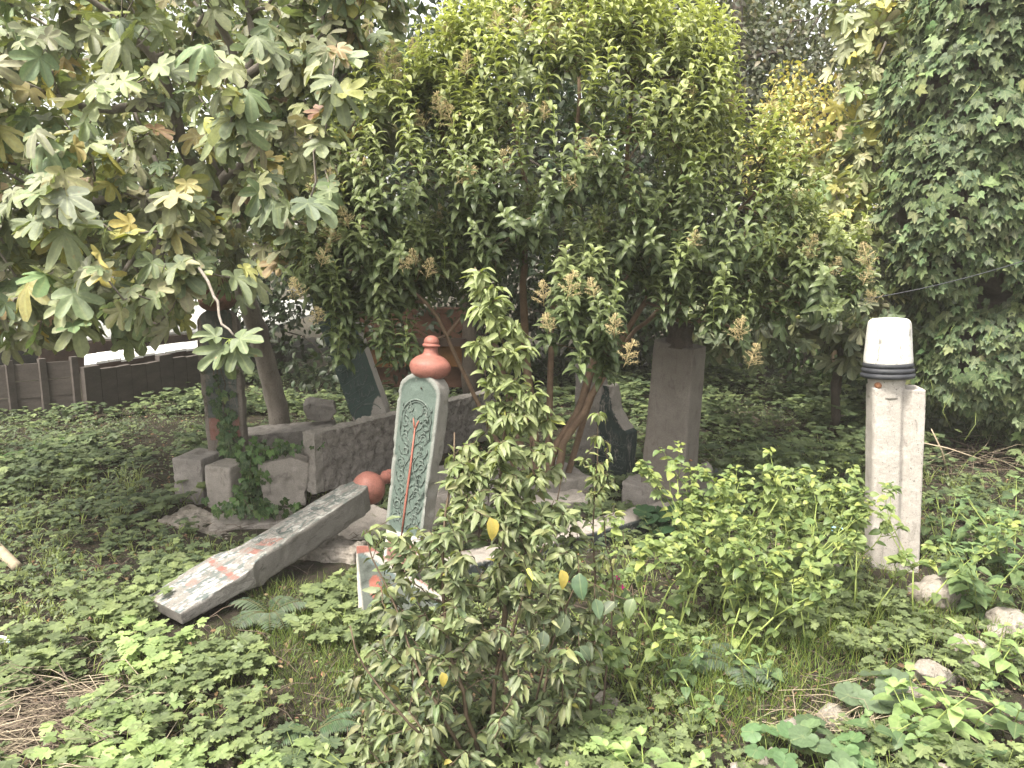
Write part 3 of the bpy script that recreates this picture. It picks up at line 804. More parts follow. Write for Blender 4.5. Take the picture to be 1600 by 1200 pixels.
# pieces of the end of the surround
def block(name, label, cat, px, py, Y, w_, d_, h_, rz, mat, amp=.008, tilt=(0, 0), seed=0., voxel=.014, prof=None, z=None):
    c=P(px, py, Y)
    if z is not None: c[2]=z
    t=thing(name, label, cat, c, (math.radians(tilt[0]), math.radians(tilt[1]), math.radians(rz)))
    bm=bm_extrude(prof, d_) if prof else bm_box(-w_/2, w_/2, -d_/2, d_/2, 0, h_)
    solid('block', bm, mat, t, voxel, amp, 6, amp*.35, 28, seed=seed); return t
block('stone_block', 'upright grey block with a worn rim, left of the ivy-clad headstone foot', 'stone block', 318, 792, 6.15, .26, .34, .44, -14, S_grey, .006, seed=14)
block('stone_block', 'squared tan block directly below the ivy-wrapped headstone', 'stone block', 361, 805, 5.95, .25, .24, .42, -22, S_block, .006, seed=15)
block('stone_block', 'tapering grey-pink block between the tan block and the rough slab', 'stone block', 441, 784, 5.8, .42, .2, .38, 14, S_block, .006, (0, 4), seed=16, prof=[(-.13, 0), (.17, -.01), (.19, .32), (.06, .37), (-.18, .32)])
block('stone_slab', 'flat grey ledge behind the blocks with a small broken rock lying on it', 'stone slab', 450, 712, 6.9, .85, .34, .26, 10, S_grey, .010, (0, -3), seed=17)
block('rock', 'chipped grey rock lying on the ledge under the fig tree', 'rock', 498, 652, 7.0, .25, .2, .15, 12, S_grey, .02, (6, 8), seed=18, prof=[(-.10, 0), (.09, -.01), (.15, .10), (.12, .15), (-.10, .15), (-.15, .12)])
block('plinth_slab', 'low mossy slab stepping out in front of the tan block', 'stone slab', 400, 842, 5.55, .60, .34, .17, 16, S_block, .016, (2, -2), seed=19)
block('rock', 'pale jagged rock at the left corner of the grave plinth', 'rock', 300, 842, 5.6, .36, .30, .17, -30, S_rock, .03, (5, 6), seed=20)
block('rock', 'stacked broken stone beneath the plinth corner', 'rock', 362, 868, 5.35, .42, .28, .17, -35, S_rock, .03, (-4, 10), seed=21)
block('grave_slab', 'tilted stained slab propping the toppled headstone', 'stone slab', 560, 855, 5.35, .75, .62, .14, -32, S_block, .010, (10, 12), seed=22)
block('grave_slab', 'flat pinkish grave slab with broken edges around the glossy tree stems', 'stone slab', 770, 790, 6.0, 1.35, .75, .24, 22, S_block, .014, (0, 0), seed=23, z=gz(-.1, 6.0)-.0)
block('grave_slab', 'narrow broken ledge in front of the pinkish grave slab', 'stone slab', 850, 812, 5.55, .62, .22, .16, 18, S_block, .02, (2, 0), seed=24, z=gz(.2, 5.5)+.02)
block('rock', 'rough stone under the toppled headstone', 'rock', 505, 885, 4.95, .5, .24, .18, -10, S_rock, .03, (0, 5), seed=25)
def carved_kerb():
    A=P(700, 925, 4.55); B=P(1052, 826, 5.55); A[2]=P(700, 925, 4.55)[2]; B[2]=P(1052, 826, 5.55)[2]-.0
    t, L=box_between('carved_headstone', 'long headstone lying on its side with a black carved edge and pale upper side', 'headstone', A, B, .19, .24, S_block, .006, 8, .012, seed=26,
        paint=lambda v, n: (.035, .042, .042, 1) if n.y<-.5 and v.z>.07 else ((.25, .10, .08, .8) if n.y<-.5 and v.z<.03 else (0, 0, 0, 0)), part='slab')
    relief('carved_script', script(.05, L-.05, .08, .178, 1, 41), M['dark_relief'], t, -.121, .005, .6)
carved_kerb()

# loose rocks bottom right and elsewhere
ROCKS=[(1215, 1180, 2.75, .13, 'pale rock at the bottom edge below the big mallow leaf'), (1160, 1195, 2.7, .11, 'white rock in the bottom row, just left of the pale rock'),
       (1250, 1150, 2.95, .15, 'brown cracked rock with clinging dead roots'), (1300, 1118, 3.1, .12, 'mossy rock behind the brown cracked rock'),
       (1330, 1145, 2.95, .09, 'small pale rock half under a round mallow leaf'), (1475, 1188, 2.75, .10, 'cream rounded rock alone near the bottom edge'),
       (1455, 1030, 3.45, .17, 'big cream rock behind the pale leafy nettles'), (1425, 1068, 3.3, .12, 'white rock low beneath the nettle leaves'),
       (1520, 1025, 3.5, .12, 'tan flat rock right of the big cream rock'), (1520, 985, 3.7, .17, 'grey weathered rock at the right among low herbs'),
       (1580, 925, 4.0, .22, 'bright white rock at the right edge'), (1565, 952, 3.9, .13, 'pale stone just below the bright white rock'),
       (1475, 905, 4.3, .26, 'long pale flat rock beside the capped headstone foot'), (1220, 912, 4.3, .14, 'grey stone showing between the yellow-green stems'),
       (1300, 868, 4.6, .17, 'dark grey rock left of the capped headstone'), (955, 1040, 3.2, .13, 'speckled rock behind the sapling base'),
       (1010, 1195, 2.7, .12, 'flat grey rock partly buried at the bottom middle')]
for i, (px, py, Y, s, lab) in enumerate(ROCKS):
    c=P(px, py, Y); c[2]=gz(c[0], c[1])-.01
    bm=bmesh.new(); bmesh.ops.create_icosphere(bm, subdivisions=2, radius=s*.6)
    r=random.Random(i)
    for v in bm.verts:
        v.co=Vector((v.co.x*r.uniform(1, 1.05)*1.2, v.co.y*.9, v.co.z*.72)); v.co+=v.co.normalized()*s*.35*mnoise.noise(v.co*(5/s*.14)+Vector((i*3.3, 0, 0)))
    t=thing('rock', lab, 'rock', c+np.array([0, 0, s*.22]), (r.uniform(-.3, .3), r.uniform(-.3, .3), r.uniform(0, 6)))
    # flatten a few sides so that it breaks like stone
    for k in range(6):
        nrm=Vector((r.gauss(0, 1), r.gauss(0, 1), r.gauss(0, .8))).normalized(); dd=s*.42
        for v in bm.verts:
            q=v.co.dot(nrm)-dd
            if q>0: v.co-=nrm*q*.9
    solid('stone', bm, S_rock, t, max(.006, s*.05), s*.06, 2.2/s, s*.02, 9/s, seed=30+i)

# ================================================================== FENCE, SHED, ROOF at the left
M['wall'] = plain('dark_wall', (.050, .042, .038), (.085, .072, .065), 5, .9, .5, 30, stretch=(.6, .6, 2))
M['beam'] = plain('dark_beam', (.035, .022, .017), (.065, .042, .032), 6, .8, .4, 30)
M['white_roof'] = plain('white_roof', (.78, .77, .75), (.84, .83, .81), 4, .6, .2, 20, c3=(.45, .40, .36), p3=(.68, .74))
M['brown_wall'] = plain('brown_wall', (.085, .042, .028), (.13, .065, .04), 4, .8, .4, 20)
M['orange_wall'] = plain('orange_wall', (.15, .065, .02), (.20, .09, .03), 4, .7, .3, 20)

def prism(soup, pts, thick):
    """thin plank: quad pts (4 x 3) given thickness along its normal"""
    p=np.array(pts, float); n=unit(np.cross(p[1]-p[0], p[3]-p[0]))*thick
    V=np.concatenate([p, p+n]); F=[(0,1,2,3),(7,6,5,4),(0,4,5,1),(1,5,6,2),(2,6,7,3),(3,7,4,0)]
    soup.add((V, F, np.ones((8, 3))*.5), np.zeros((1, 3)), np.eye(3)[None], np.ones(1), np.array([(.2, .2, .2)]))

f0=P(-260, 640, 8.2); f1=P(125, 640, 9.3)
def lerp(a, b, t): return np.asarray(a)*(1-t)+np.asarray(b)*t
t=thing('panel_fence', 'weathered grey fence of horizontal boards between narrow posts under the fig leaves', 'fence', (f0[0], f0[1], 0))
zt=.66; nP=7
for k in range(nP):
    a=lerp(f0, f1, k/nP); b=lerp(f0, f1, (k+1)/nP); s=Soup()
    for r in range(4):
        z0=-.15+r*.2; z1=z0+.19
        dv=np.array([0, .0, 0])+rng.normal(0, .006, 3)
        prism(s, [(a[0], a[1], z0)+dv, (b[0], b[1], z0)+dv, (b[0], b[1], z1)+dv, (a[0], a[1], z1)+dv], .03)
    s.build('board_panel', M['wall'], t, False)
for k in range(nP+1):
    a=lerp(f0, f1, k/nP); s=Soup(); s.tube([(a[0], a[1]-.04, -.2), (a[0], a[1]-.04, zt+.03)], .05, 4); s.build('post', M['wall'], t, False)

w0=f1+np.array([.05, -.02, 0]); w1=P(345, 610, 11.2); w2=lerp(w0, w1, 1.6)
t=thing('low_wall', 'dark plain low wall with a broken top edge behind the shaded weeds', 'wall', (w0[0], w0[1], 0))
s=Soup(); nseg=16; r=random.Random(3)
for k in range(nseg):
    a=lerp(w0, w2, k/nseg); b=lerp(w0, w2, (k+1)/nseg-.002); z=.52+(.05 if (k*7)%5==0 else 0)+r.uniform(-.015, .015)-.06*(k/nseg)
    prism(s, [(a[0], a[1], -.4), (b[0], b[1], -.4), (b[0], b[1], z), (a[0], a[1], z+r.uniform(-.01, .01))], .08)
s.build('wall_panel', M['wall'], t, False)
# lower white roof, dark eave beam, upper white roof
def roof(name, lab, pz, mat, thick=.03, part='roof_sheet', cor=True, cat='roof'):
    p=[np.array(q) for q in pz]; t=thing(name, lab, cat, (p[0][0], p[0][1], 0)); s=Soup()
    n=18 if cor else 1
    for k in range(n):
        u0, u1=k/n, (k+1)/n-.0015; j=rng.normal(0, .012) if cor else 0
        prism(s, [lerp(p[0], p[1], u0)+[0, 0, j], lerp(p[0], p[1], u1)+[0, 0, j], lerp(p[3], p[2], u1)+[0, 0, j*.3], lerp(p[3], p[2], u0)+[0, 0, j*.3]], thick)
    s.build(part, mat, t, False); return t
roof('sheet_roof', 'lower bright white sheet roof showing over the dark wall', [P(132, 572, 9.8), P(420, 530, 12.2), P(420, 521, 13.0), P(132, 557, 10.8)], M['white_roof'])
roof('eave_beam', 'dark brown eave board between the two white roofs', [P(60, 590, 10.9), P(420, 534, 13.4), P(420, 512, 13.42), P(60, 540, 10.92)], M['beam'], .08, 'beam', False, 'beam')
roof('sheet_roof', 'upper bright white roof under the fig branches', [P(-300, 560, 10.5), P(430, 512, 13.5), P(560, 470, 19), P(-300, 470, 17)], M['white_roof'])
roof('shed', 'brown shed wall with an orange lower band behind the red urn', [P(560, 600, 10.5), P(725, 600, 10.5), P(725, 480, 10.5), P(560, 480, 10.5)], M['brown_wall'], .25, 'wall', False, 'shed')
sh=[o for o in C.objects if o.name=='shed'][0]; s=Soup()
prism(s, [P(562, 572, 10.2), P(722, 572, 10.2), P(722, 541, 10.2), P(562, 541, 10.2)], .06); s.build('orange_band', M['orange_wall'], sh, False)
s=Soup(); prism(s, [P(556, 540, 10.1), P(728, 540, 10.1), P(728, 528, 10.1), P(556, 528, 10.1)], .08); s.build('ledge', M['beam'], sh, False)
# ================================================================== TREES
def make_fig():
    base=P(445, 668, 7.3); base[2]=gz(base[0], base[1])
    t=thing('fig_tree', 'big fig tree with broad lobed grey-green leaves, some yellowing, over the left graves', 'tree', base)
    sk=Skeleton()
    p=lambda *a: P(*a)
    sk.path([base, p(425, 600, 7.2), p(398, 500, 7.0), p(372, 420, 6.8), p(345, 345, 6.5), p(330, 300, 6.3)], .105, .065, True, .12, .008)
    sk.path([p(330, 300, 6.3), p(345, 235, 6.1), p(368, 175, 5.9), p(382, 125, 5.7)], .052, .035, False, wob=.008)
    sk.path([p(382, 125, 5.7), p(360, 70, 5.5), p(330, 10, 5.3), p(300, -60, 5.2)], .03, .015, False, wob=.01)
    sk.path([p(382, 125, 5.7), p(395, 60, 5.7), p(388, 0, 5.8)], .03, .015, False, wob=.01)
    sk.path([p(382, 125, 5.7), p(430, 85, 5.5), p(500, 55, 5.4), p(560, 30, 5.4)], .03, .012, False, wob=.01)
    sk.path([p(330, 300, 6.3), p(290, 240, 6.2), p(268, 160, 6.0), p(240, 90, 5.8), p(170, 20, 5.6), p(100, -20, 5.4)], .055, .015, False, wob=.01)
    sk.path([p(345, 345, 6.5), p(310, 318, 5.9), p(275, 325, 5.5), p(235, 370, 5.0), p(190, 430, 4.7)], .045, .012, False, wob=.01)
    sk.path([p(345, 345, 6.5), p(240, 300, 5.8), p(120, 320, 5.2), p(20, 370, 4.7), p(-80, 400, 4.3)], .05, .012, False, wob=.012)
    sk.path([p(355, 385, 6.7), p(380, 350, 6.2), p(430, 345, 5.8), p(470, 375, 5.5)], .035, .01, False, wob=.008)
    sk.path([p(330, 300, 6.3), p(400, 240, 5.9), p(460, 195, 5.6), p(520, 140, 5.5), p(560, 90, 5.4)], .04, .01, False, wob=.01)
    sk.path([p(345, 345, 6.5), p(325, 330, 5.5), p(300, 380, 4.8), p(325, 440, 4.2), p(352, 505, 3.8), p(358, 528, 3.7)], .018, .005, False, wob=.014)
    sk.path([p(268, 160, 6.0), p(150, 170, 5.4), p(40, 130, 4.9), p(-60, 90, 4.6)], .035, .01, False, wob=.01)
    # tips of the crown
    T=[]
    def zone(x0, x1, y0, y1, d0, d1, n):
        for _ in range(n): T.append(P(rng.uniform(x0, x1), rng.uniform(y0, y1), rng.uniform(d0, d1)))
    zone(-250, 620, -250, 120, 4.6, 7.4, 260); zone(-250, 540, 60, 330, 4.2, 7.0, 180); zone(-200, 320, 280, 490, 3.9, 6.2, 95)
    zone(-100, 300, 430, 525, 4.0, 5.4, 42); zone(270, 440, 300, 440, 4.6, 6.0, 14); zone(400, 600, 60, 300, 5.0, 6.2, 46)
    zone(-500, -150, -100, 450, 4.0, 7.0, 40); zone(100, 600, -250, 300, 6.8, 8.5, 40); zone(430, 640, -40, 90, 5.3, 6.3, 24)
    T+= [P(395, 440, 4.6), P(455, 400, 5.2), P(480, 350, 5.2)]
    T=[q for q in T if q[2]>.9 and q[2]<5.2]
    res=sk.reach(T, .16, .18, .10, .02)
    s=Soup(); sk.tubes(s, .0048, 2.4, .105, 7); s.build('trunk', M['fig_bark'], t)
    pos=[]; dr=[]; nn=[]; sc=[]; pet=Soup()
    cl=[(.18, .205, .12), (.135, .165, .095), (.225, .24, .14), (.26, .26, .10), (.35, .30, .09), (.24, .17, .10)]
    ctr=P(300, 300, 6.0)
    for ti, ch in res:
        pts=sk.pts(ch); nL=rng.integers(4, 7)
        for k in range(nL):
            q, d=along(pts, k*.045+rng.random()*.03)
            out=unit(d*.7+rng.standard_normal(3)*.75+unit(q-ctr)*.25+np.array([0, -.25, .2])); L=rng.uniform(.05, .11)
            e=q+out*L+np.array([0, 0, -.01]); pet.tube([q, q+out*L*.5+np.array([0, 0, .012]), e], .0022, 4, (.2, .2, .1))
            dd=unit(out*np.array([1, 1, .3])+np.array([0, 0, -rng.uniform(.15, 1.0)])); pos.append(e); dr.append(dd)
            nn.append(unit(np.array([0, -.35, 1])+rng.standard_normal(3)*.45)); sc.append(rng.uniform(.075, .165))
    # the near leaf cluster in front of the ivy-wrapped headstone
    q=P(358, 530, 3.7)
    for dx, dz, s_ in ((-1, .45, .10), (-.75, -.75, .14), (.0, -1.1, .12), (.75, -.75, .13), (1.0, .25, .12)):
        d=unit((dx, -.35, dz-.2)); e=q+d*.06; pet.tube([q, e], .0025, 4); pos.append(e); dr.append(d); nn.append((0.1, -.7, .8)); sc.append(s_*.98)
    n=len(pos); col=vary(cl, [6, 4, 5, 1.6, .5, .35], n, .14); col[-5:]=np.array((.125, .16, .085))*rng.uniform(.85, 1.15, (5, 1))
    lf=Soup(); add_mixed(lf, T_fig, pos, dr, nn, np.array(sc), col)
    lf.build('crown', M['fig'], t); pet.build('petioles', M['green_stem'], t)
    print('fig leaves', n)
make_fig()

def make_panicle_mesh(seed):
    r=np.random.default_rng(seed); s=Soup(); H=.19
    s.tube([(0, 0, 0), (.004, 0, H*.5), (0, 0, H)], .0022, 4)
    bead=[]
    for k in range(9):
        z=H*(.12+.85*k/9); L=.085*(1-k/10)+.012
        for j in range(3):
            a=r.uniform(0, 6.28); d=unit((math.cos(a), math.sin(a), .55)); q=np.array([0, 0, z]); e=q+d*L
            s.tube([q, q+d*L*.6+[0, 0, .004], e], .0012, 3)
            for m in range(5):
                u=.35+.65*m/5; q2=q+d*L*u; e2=q2+unit(r.standard_normal(3)+[0, 0, .4])*.014; s.tube([q2, e2], .0009, 3); bead.append(e2)
                bead.append(q2+r.standard_normal(3)*.006)
    octa=(np.array([(1,0,0),(-1,0,0),(0,1,0),(0,-1,0),(0,0,1),(0,0,-1)], float), [(0,2,4),(2,1,4),(1,3,4),(3,0,4),(2,0,5),(1,2,5),(3,1,5),(0,3,5)], np.ones((6, 3)))
    n=len(bead); s.add(octa, np.array(bead), np.tile(np.eye(3), (n, 1, 1)), r.uniform(.0016, .0028, n), np.ones((n, 3))*.3)
    return s.mesh('flower_panicle', M['panicle'])
PAN=[make_panicle_mesh(k) for k in range(4)]

def make_privet():
    base=P(850, 760, 5.95); base[2]=gz(base[0], base[1])
    t=thing('glossy_privet_tree', 'multi-stemmed tree with glossy drooping leaves and tan flower sprays filling the middle', 'tree', base)
    sk=Skeleton(); p=P
    b=base
    sk.path([b, p(835, 700, 5.95), p(822, 560, 5.95), p(818, 420, 5.9), p(822, 300, 5.8), p(800, 180, 5.7)], .045, .015, True, wob=.006)
    def stem(pts, r0, r1, off=(0, 0)):
        first=b+np.array([off[0], off[1], 0]); sk.path([first]+pts, r0, r1, True, wob=.006)
    stem([p(862, 710, 5.9), p(900, 650, 5.9), p(935, 540, 5.9), p(960, 440, 5.8), p(975, 330, 5.7), p(985, 180, 5.6)], .042, .013, (.06, .02))
    stem([p(880, 690, 5.85), p(912, 645, 5.8), p(955, 560, 5.8), p(1010, 470, 5.8), p(1080, 400, 5.7), p(1160, 320, 5.6)], .035, .012, (.10, -.03))
    stem([p(858, 640, 6.0), p(862, 520, 6.0), p(875, 400, 6.0), p(900, 260, 5.9), p(905, 120, 5.8)], .032, .012, (.02, .05))
    stem([p(800, 640, 6.1), p(770, 520, 6.1), p(745, 380, 6.0), p(700, 250, 5.9), p(680, 150, 5.8)], .035, .012, (-.08, .04))
    stem([p(935, 600, 6.1), p(1010, 500, 6.2), p(1100, 430, 6.2), p(1220, 350, 6.1)], .028, .010, (.12, .05))
    stem([p(780, 690, 5.6), p(741, 617, 5.4), p(712, 555, 5.3), p(684, 495, 5.2), p(640, 450, 5.1), p(590, 400, 5.1)], .022, .008, (-.05, -.04))
    sk.path([p(1010, 470, 5.8), p(1060, 520-20, 5.3), p(1120, 505, 5.0), p(1150, 520, 4.9)], .012, .006, False, wob=.006)
    def E(px, py, Y, rx, rz, ry): return (P(px, py, Y), np.array([rx, ry, rz]))
    blobs=[E(890, 255, 5.7, 1.08, 1.0, 1.15), E(660, 295, 5.6, .70, .68, .85), E(1095, 335, 5.6, .68, .62, .80), E(575, 400, 5.3, .42, .38, .55),
           E(1245, 435, 5.5, .38, .30, .55), E(860, 100, 5.8, .72, .50, .85), E(1000, 130, 5.8, .58, .48, .75), E(745, 150, 5.7, .42, .32, .55)]
    Pn, Nn=blob_samples(blobs, 1250, .30, .6)
    # leave the hollow underneath, where the stems show
    keep=[]
    def pix(q):
        s_, c_=math.sin(PITCH), math.cos(PITCH); d=q-np.array([0, 0, CAMZ]); f=d[1]*c_-d[2]*s_; u=d[1]*s_+d[2]*c_
        return 800+FPX*d[0]/f, 600-FPX*u/f
    for q, n_ in zip(Pn, Nn):
        x, y=pix(q)
        if y>410+abs(x-880)*.25 and rng.random()<.75: continue
        keep.append((q, n_))
    def extra(x0, x1, y0, y1, d0, d1, n):
        for _ in range(n): keep.append((P(rng.uniform(x0, x1), rng.uniform(y0, y1), rng.uniform(d0, d1)), unit((0, -.6, .2))))
    extra(515, 640, 440, 575, 4.9, 5.5, 46); extra(480, 700, 380, 470, 4.9, 5.6, 50); extra(850, 965, 430, 545, 4.5, 5.0, 34); extra(900, 965, 540, 610, 4.6, 5.0, 12); extra(1030, 1160, 430, 500, 4.8, 5.3, 26); extra(1110, 1170, 490, 545, 4.8, 5.2, 9)
    extra(640, 740, 400, 480, 5.0, 5.6, 14); extra(1180, 1330, 380, 480, 5.0, 5.6, 24); extra(960, 1160, 400, 470, 5.3, 6.0, 22); extra(720, 860, 330, 420, 5.4, 6.0, 26); extra(870, 1000, 340, 420, 5.4, 6.0, 22)
    T=np.array([k[0] for k in keep]); NN=np.array([k[1] for k in keep])
    res=sk.reach(T, .15, .20, .06, .012)
    s=Soup(); sk.tubes(s, .0028, 2.35, .05, 6); s.build('trunk', M['privet_bark'], t)
    pos=[]; dr=[]; nn=[]; sc=[]; col=[]; dark=np.array((.062, .092, .042)); mid=np.array((.14, .175, .075)); yng_lit=np.array((.37, .40, .175)); pans=[]
    lf=Soup(); tw=Soup()
    for ti, ch in res:
        pts=sk.pts(ch); q0=pts[-1]; n_=NN[ti]; x, y=pix(q0)
        upw=np.clip(.5+n_[2]*.7, .05, 1.2)
        ax=unit(n_*.40+np.array([0, -.05, .55+.6*upw])+rng.standard_normal(3)*.16)
        Ls=rng.uniform(.16, .30); shoot=[q0, q0+ax*Ls*.5+n_*.01, q0+ax*Ls]
        tw.tube(shoot, [.0028, .0022, .0015], 4)
        sh=np.concatenate([pts[-2:-1], np.array(shoot)]) if len(pts)>1 else np.array(shoot)
        npair=rng.integers(8, 12); a0=rng.uniform(0, 3)
        X=unit(np.cross(ax, [.3, .5, .2])); Yv=np.cross(ax, X)
        youth_lit=np.clip(.30+n_[2]*.7+.55*(q0[2]-2.35), 0, 1)  # young growth, plus lit crown tops painted in: paler where higher and facing up
        for k in range(npair):
            u=k/(npair-1); q, _=along(sh, (1-u)*(Ls+.08))
            for sgn in (0, PI):
                a=a0+k*PI/2+sgn+rng.normal(0, .2); rad=math.cos(a)*X+math.sin(a)*Yv
                d=unit(rad*(1.0-.35*u**3)+ax*(.40+.70*u**2)); pos.append(q); dr.append(d); nn.append(ax+rad*-.1+np.array([0, 0, .25]))
                sc.append(rng.uniform(.085, .135)*(1-.40*u**2.5))
                c=dark*(1-u)+mid*u; yy=np.clip(youth_lit*(.25+u*.9), 0, 1); col.append((c*(1-yy)+yng_lit*yy)*(1+.14*rng.standard_normal()))
        if rng.random()<(.035+.05*(q0[2]>3.1)) and n_[1]<.2: pans.append((q0+ax*Ls, ax))
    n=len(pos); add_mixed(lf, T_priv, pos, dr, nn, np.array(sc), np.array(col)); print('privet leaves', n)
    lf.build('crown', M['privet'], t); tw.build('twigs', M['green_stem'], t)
    for px, py, Y in ((780, 30, 5.0), (815, 15, 5.0), (860, 35, 5.0), (895, 35, 5.0), (920, 25, 5.0), (870, 55, 4.9), (1085, 130, 5.0), (800, 22, 5.2), (840, 5, 5.2), (880, 20, 5.2), (905, 12, 5.2), (820, 40, 5.1), (690, 160, 4.9), (710, 175, 4.9), (665, 175, 4.9), (730, 95, 5.0), (560, 250, 4.8), (545, 330, 4.7), (515, 355, 4.6),
                      (500, 390, 4.6), (470, 440, 4.6), (495, 480, 4.7), (650, 390, 4.7), (665, 410, 4.7), (885, 440, 4.3), (930, 440, 4.3), (850, 450, 4.4), (960, 500, 4.3), (975, 545, 4.3), (860, 490, 4.3), (1155, 510, 4.7),
                      (1170, 550, 4.7), (1110, 120, 5.2), (1140, 150, 5.2), (850, 160, 4.7), (810, 165, 4.7), (1360, 395, 5.0), (1350, 420, 5.0), (620, 110, 5.0)):
        q=P(px, py, Y); pans.append((q, unit(np.array([rng.normal(0, .3), -.2, .9]))))
    for q, ax in pans[:95]:
        o=link('flower_panicle', PAN[rng.integers(0, 4)], t); o.location=Vector(q-np.array([0, 0, .10]))-t.location
        o.rotation_euler=Vector(ax).to_track_quat('Z', 'Y').to_euler(); o.rotation_euler.z+=rng.uniform(0, 6); k=rng.uniform(.6, .95); o.scale=(k, k, k)
make_privet()

def make_ivy():
    def E(px, py, Y, rx, rz, ry): return (P(px, py, Y), np.array([rx, ry, rz]))
    blobs=[E(1600, 330, 7.2, 1.15, 1.25, .9), E(1530, 160, 7.1, .75, .95, .8), E(1680, 20, 6.9, 1.1, 1.1, .9), E(1480, 320, 7.0, .55, .80, .6), E(1560, 540, 7.2, .75, .55, .7), E(1750, 450, 7.0, 1.0, 1.3, .9), E(1555, -60, 7.2, .6, .9, .8), E(1540, 590, 7.3, .75, .35, .6), E(1680, 620, 7.1, .9, .5, .7)]
    base=P(1600, 640, 7.4); base[2]=0
    t=thing('ivy_clad_tree', 'tall tree smothered in a dense dark wall of ivy at the right', 'tree', base)
    # the smothered limbs behind the leaves
    core=bmesh.new()
    for c, r in blobs:
        mtx=Matrix.Translation(Vector(c)-t.location) @ Matrix.Diagonal(Vector((*(r*.70), 1)))
        bmesh.ops.create_icosphere(core, subdivisions=3, radius=1, matrix=mtx)
    solid('stem_tangle', core, M['dark_bark'], t, .07, .05, 3)
    Pn, Nn=blob_samples(blobs, 16500, .10, .35, 1.4)
    n=len(Pn); dd=np.tile([0, 0, -1.0], (n, 1))+Nn*.35+rng.standard_normal((n, 3))*.42
    nn=Nn*1.0+np.array([0, 0, .55])+rng.standard_normal((n, 3))*.28
    f=np.array([mnoise.noise(Vector(q*1.8)) for q in Pn]); col=vary([(.050, .076, .036), (.075, .108, .050), (.11, .145, .065), (.15, .185, .08)], [4, 5, 3, .8], n, .15)
    col*= (1+.25*f[:, None])
    s=Soup(); add_mixed(s, T_ivy, Pn, dd, nn, rng.uniform(.045, .095, n), col); s.build('ivy_leaves', M['ivy'], t)
    # trailing runners and flower heads
    r=Soup(); b=Soup()
    octa=(np.array([(1,0,0),(-1,0,0),(0,1,0),(0,-1,0),(0,0,1),(0,0,-1)], float), [(0,2,4),(2,1,4),(1,3,4),(3,0,4),(2,0,5),(1,2,5),(3,1,5),(0,3,5)], np.ones((6, 3)))
    idx=rng.choice(n, 90)
    for i in idx:
        q=Pn[i]+Nn[i]*.05; r.tube([q, q+Nn[i]*.06+[0, 0, -.05], q+Nn[i]*.08+[rng.normal(0, .05), 0, -.18]], .002, 4)
    r.build('ivy_runners', M['green_stem'], t)
    heads=[i for i in np.argsort(-Pn[:, 2]+rng.random(n)*2) if Pn[i, 0]>2.5][:170]; bp=[]
    for i in heads:
        q=Pn[i]+Nn[i]*.09
        for _ in range(16): bp.append(q+unit(rng.standard_normal(3))*.026)
    bp=np.array(bp); b.add(octa, bp, np.tile(np.eye(3), (len(bp), 1, 1)), np.full(len(bp), .0085), np.ones((len(bp), 3)))
    b.build('ivy_flower_heads', plain('ivy_flower', (.16, .19, .06), (.24, .26, .09), 30, .7, .1), t)
make_ivy()

def bg_tree(name, label, blobs, n, cols, wts, lsz, tpls, trunk, mat='tree', bark='dark_bark', shell=.4, up=.7, droop=.3, limbs=30, cull=.5):
    base=np.array(trunk[0]); base[2]=gz(base[0], base[1])
    t=thing(name, label, 'tree', base)
    sk=Skeleton(); sk.path([base]+list(trunk[2:]), trunk[1], trunk[1]*.5, True, .25, .02)
    Pn, Nn=blob_samples(blobs, n, shell, cull)
    k=rng.choice(len(Pn), limbs, replace=False); sk.reach(Pn[k]-Nn[k]*.1, .3, .2, .1, .03)
    s=Soup(); sk.tubes(s, .010, 2.3, trunk[1]*1.2, 6); s.build('trunk', M[bark], t)
    nn=Nn*.6+np.array([0, 0, up])+rng.standard_normal((n, 3))*.5; dd=Nn*.7+np.array([0, 0, -droop])+rng.standard_normal((n, 3))*.6
    col=vary(cols, wts, n, .2); f=np.array([mnoise.noise(Vector(q*1.3)) for q in Pn]); col*=(1+.3*f[:, None])
    s=Soup(); add_mixed(s, tpls, Pn, dd, nn, rng.uniform(lsz*.7, lsz*1.3, n), col); s.build('crown', M[mat], t)
    return t
def E(px, py, Y, rx, rz, ry=None): return (P(px, py, Y), np.array([rx, ry or rx, rz]))
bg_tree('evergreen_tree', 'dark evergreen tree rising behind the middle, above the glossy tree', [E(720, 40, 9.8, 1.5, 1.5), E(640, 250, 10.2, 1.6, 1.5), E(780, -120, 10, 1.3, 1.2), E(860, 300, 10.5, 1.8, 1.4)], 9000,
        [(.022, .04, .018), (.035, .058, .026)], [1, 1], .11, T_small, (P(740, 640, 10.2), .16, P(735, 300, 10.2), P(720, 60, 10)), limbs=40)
bg_tree('broadleaf_tree', 'dull grey-green small-leaved tree against the sky in the upper right', [E(1210, 110, 11, 1.6, .95), E(1120, 60, 11.5, 1.1, .9), E(1320, 60, 11.5, 1.0, .8), E(1090, 220, 11, .9, .8), E(1240, 260, 11.5, 1.4, .8)], 9000,
        [(.06, .07, .045), (.09, .10, .06), (.13, .12, .06)], [4, 3, 1], .085, T_small, (P(1180, 620, 11.3), .14, P(1170, 300, 11.3), P(1155, 20, 11.2), P(1165, -60, 11.2)), limbs=70, shell=.7)
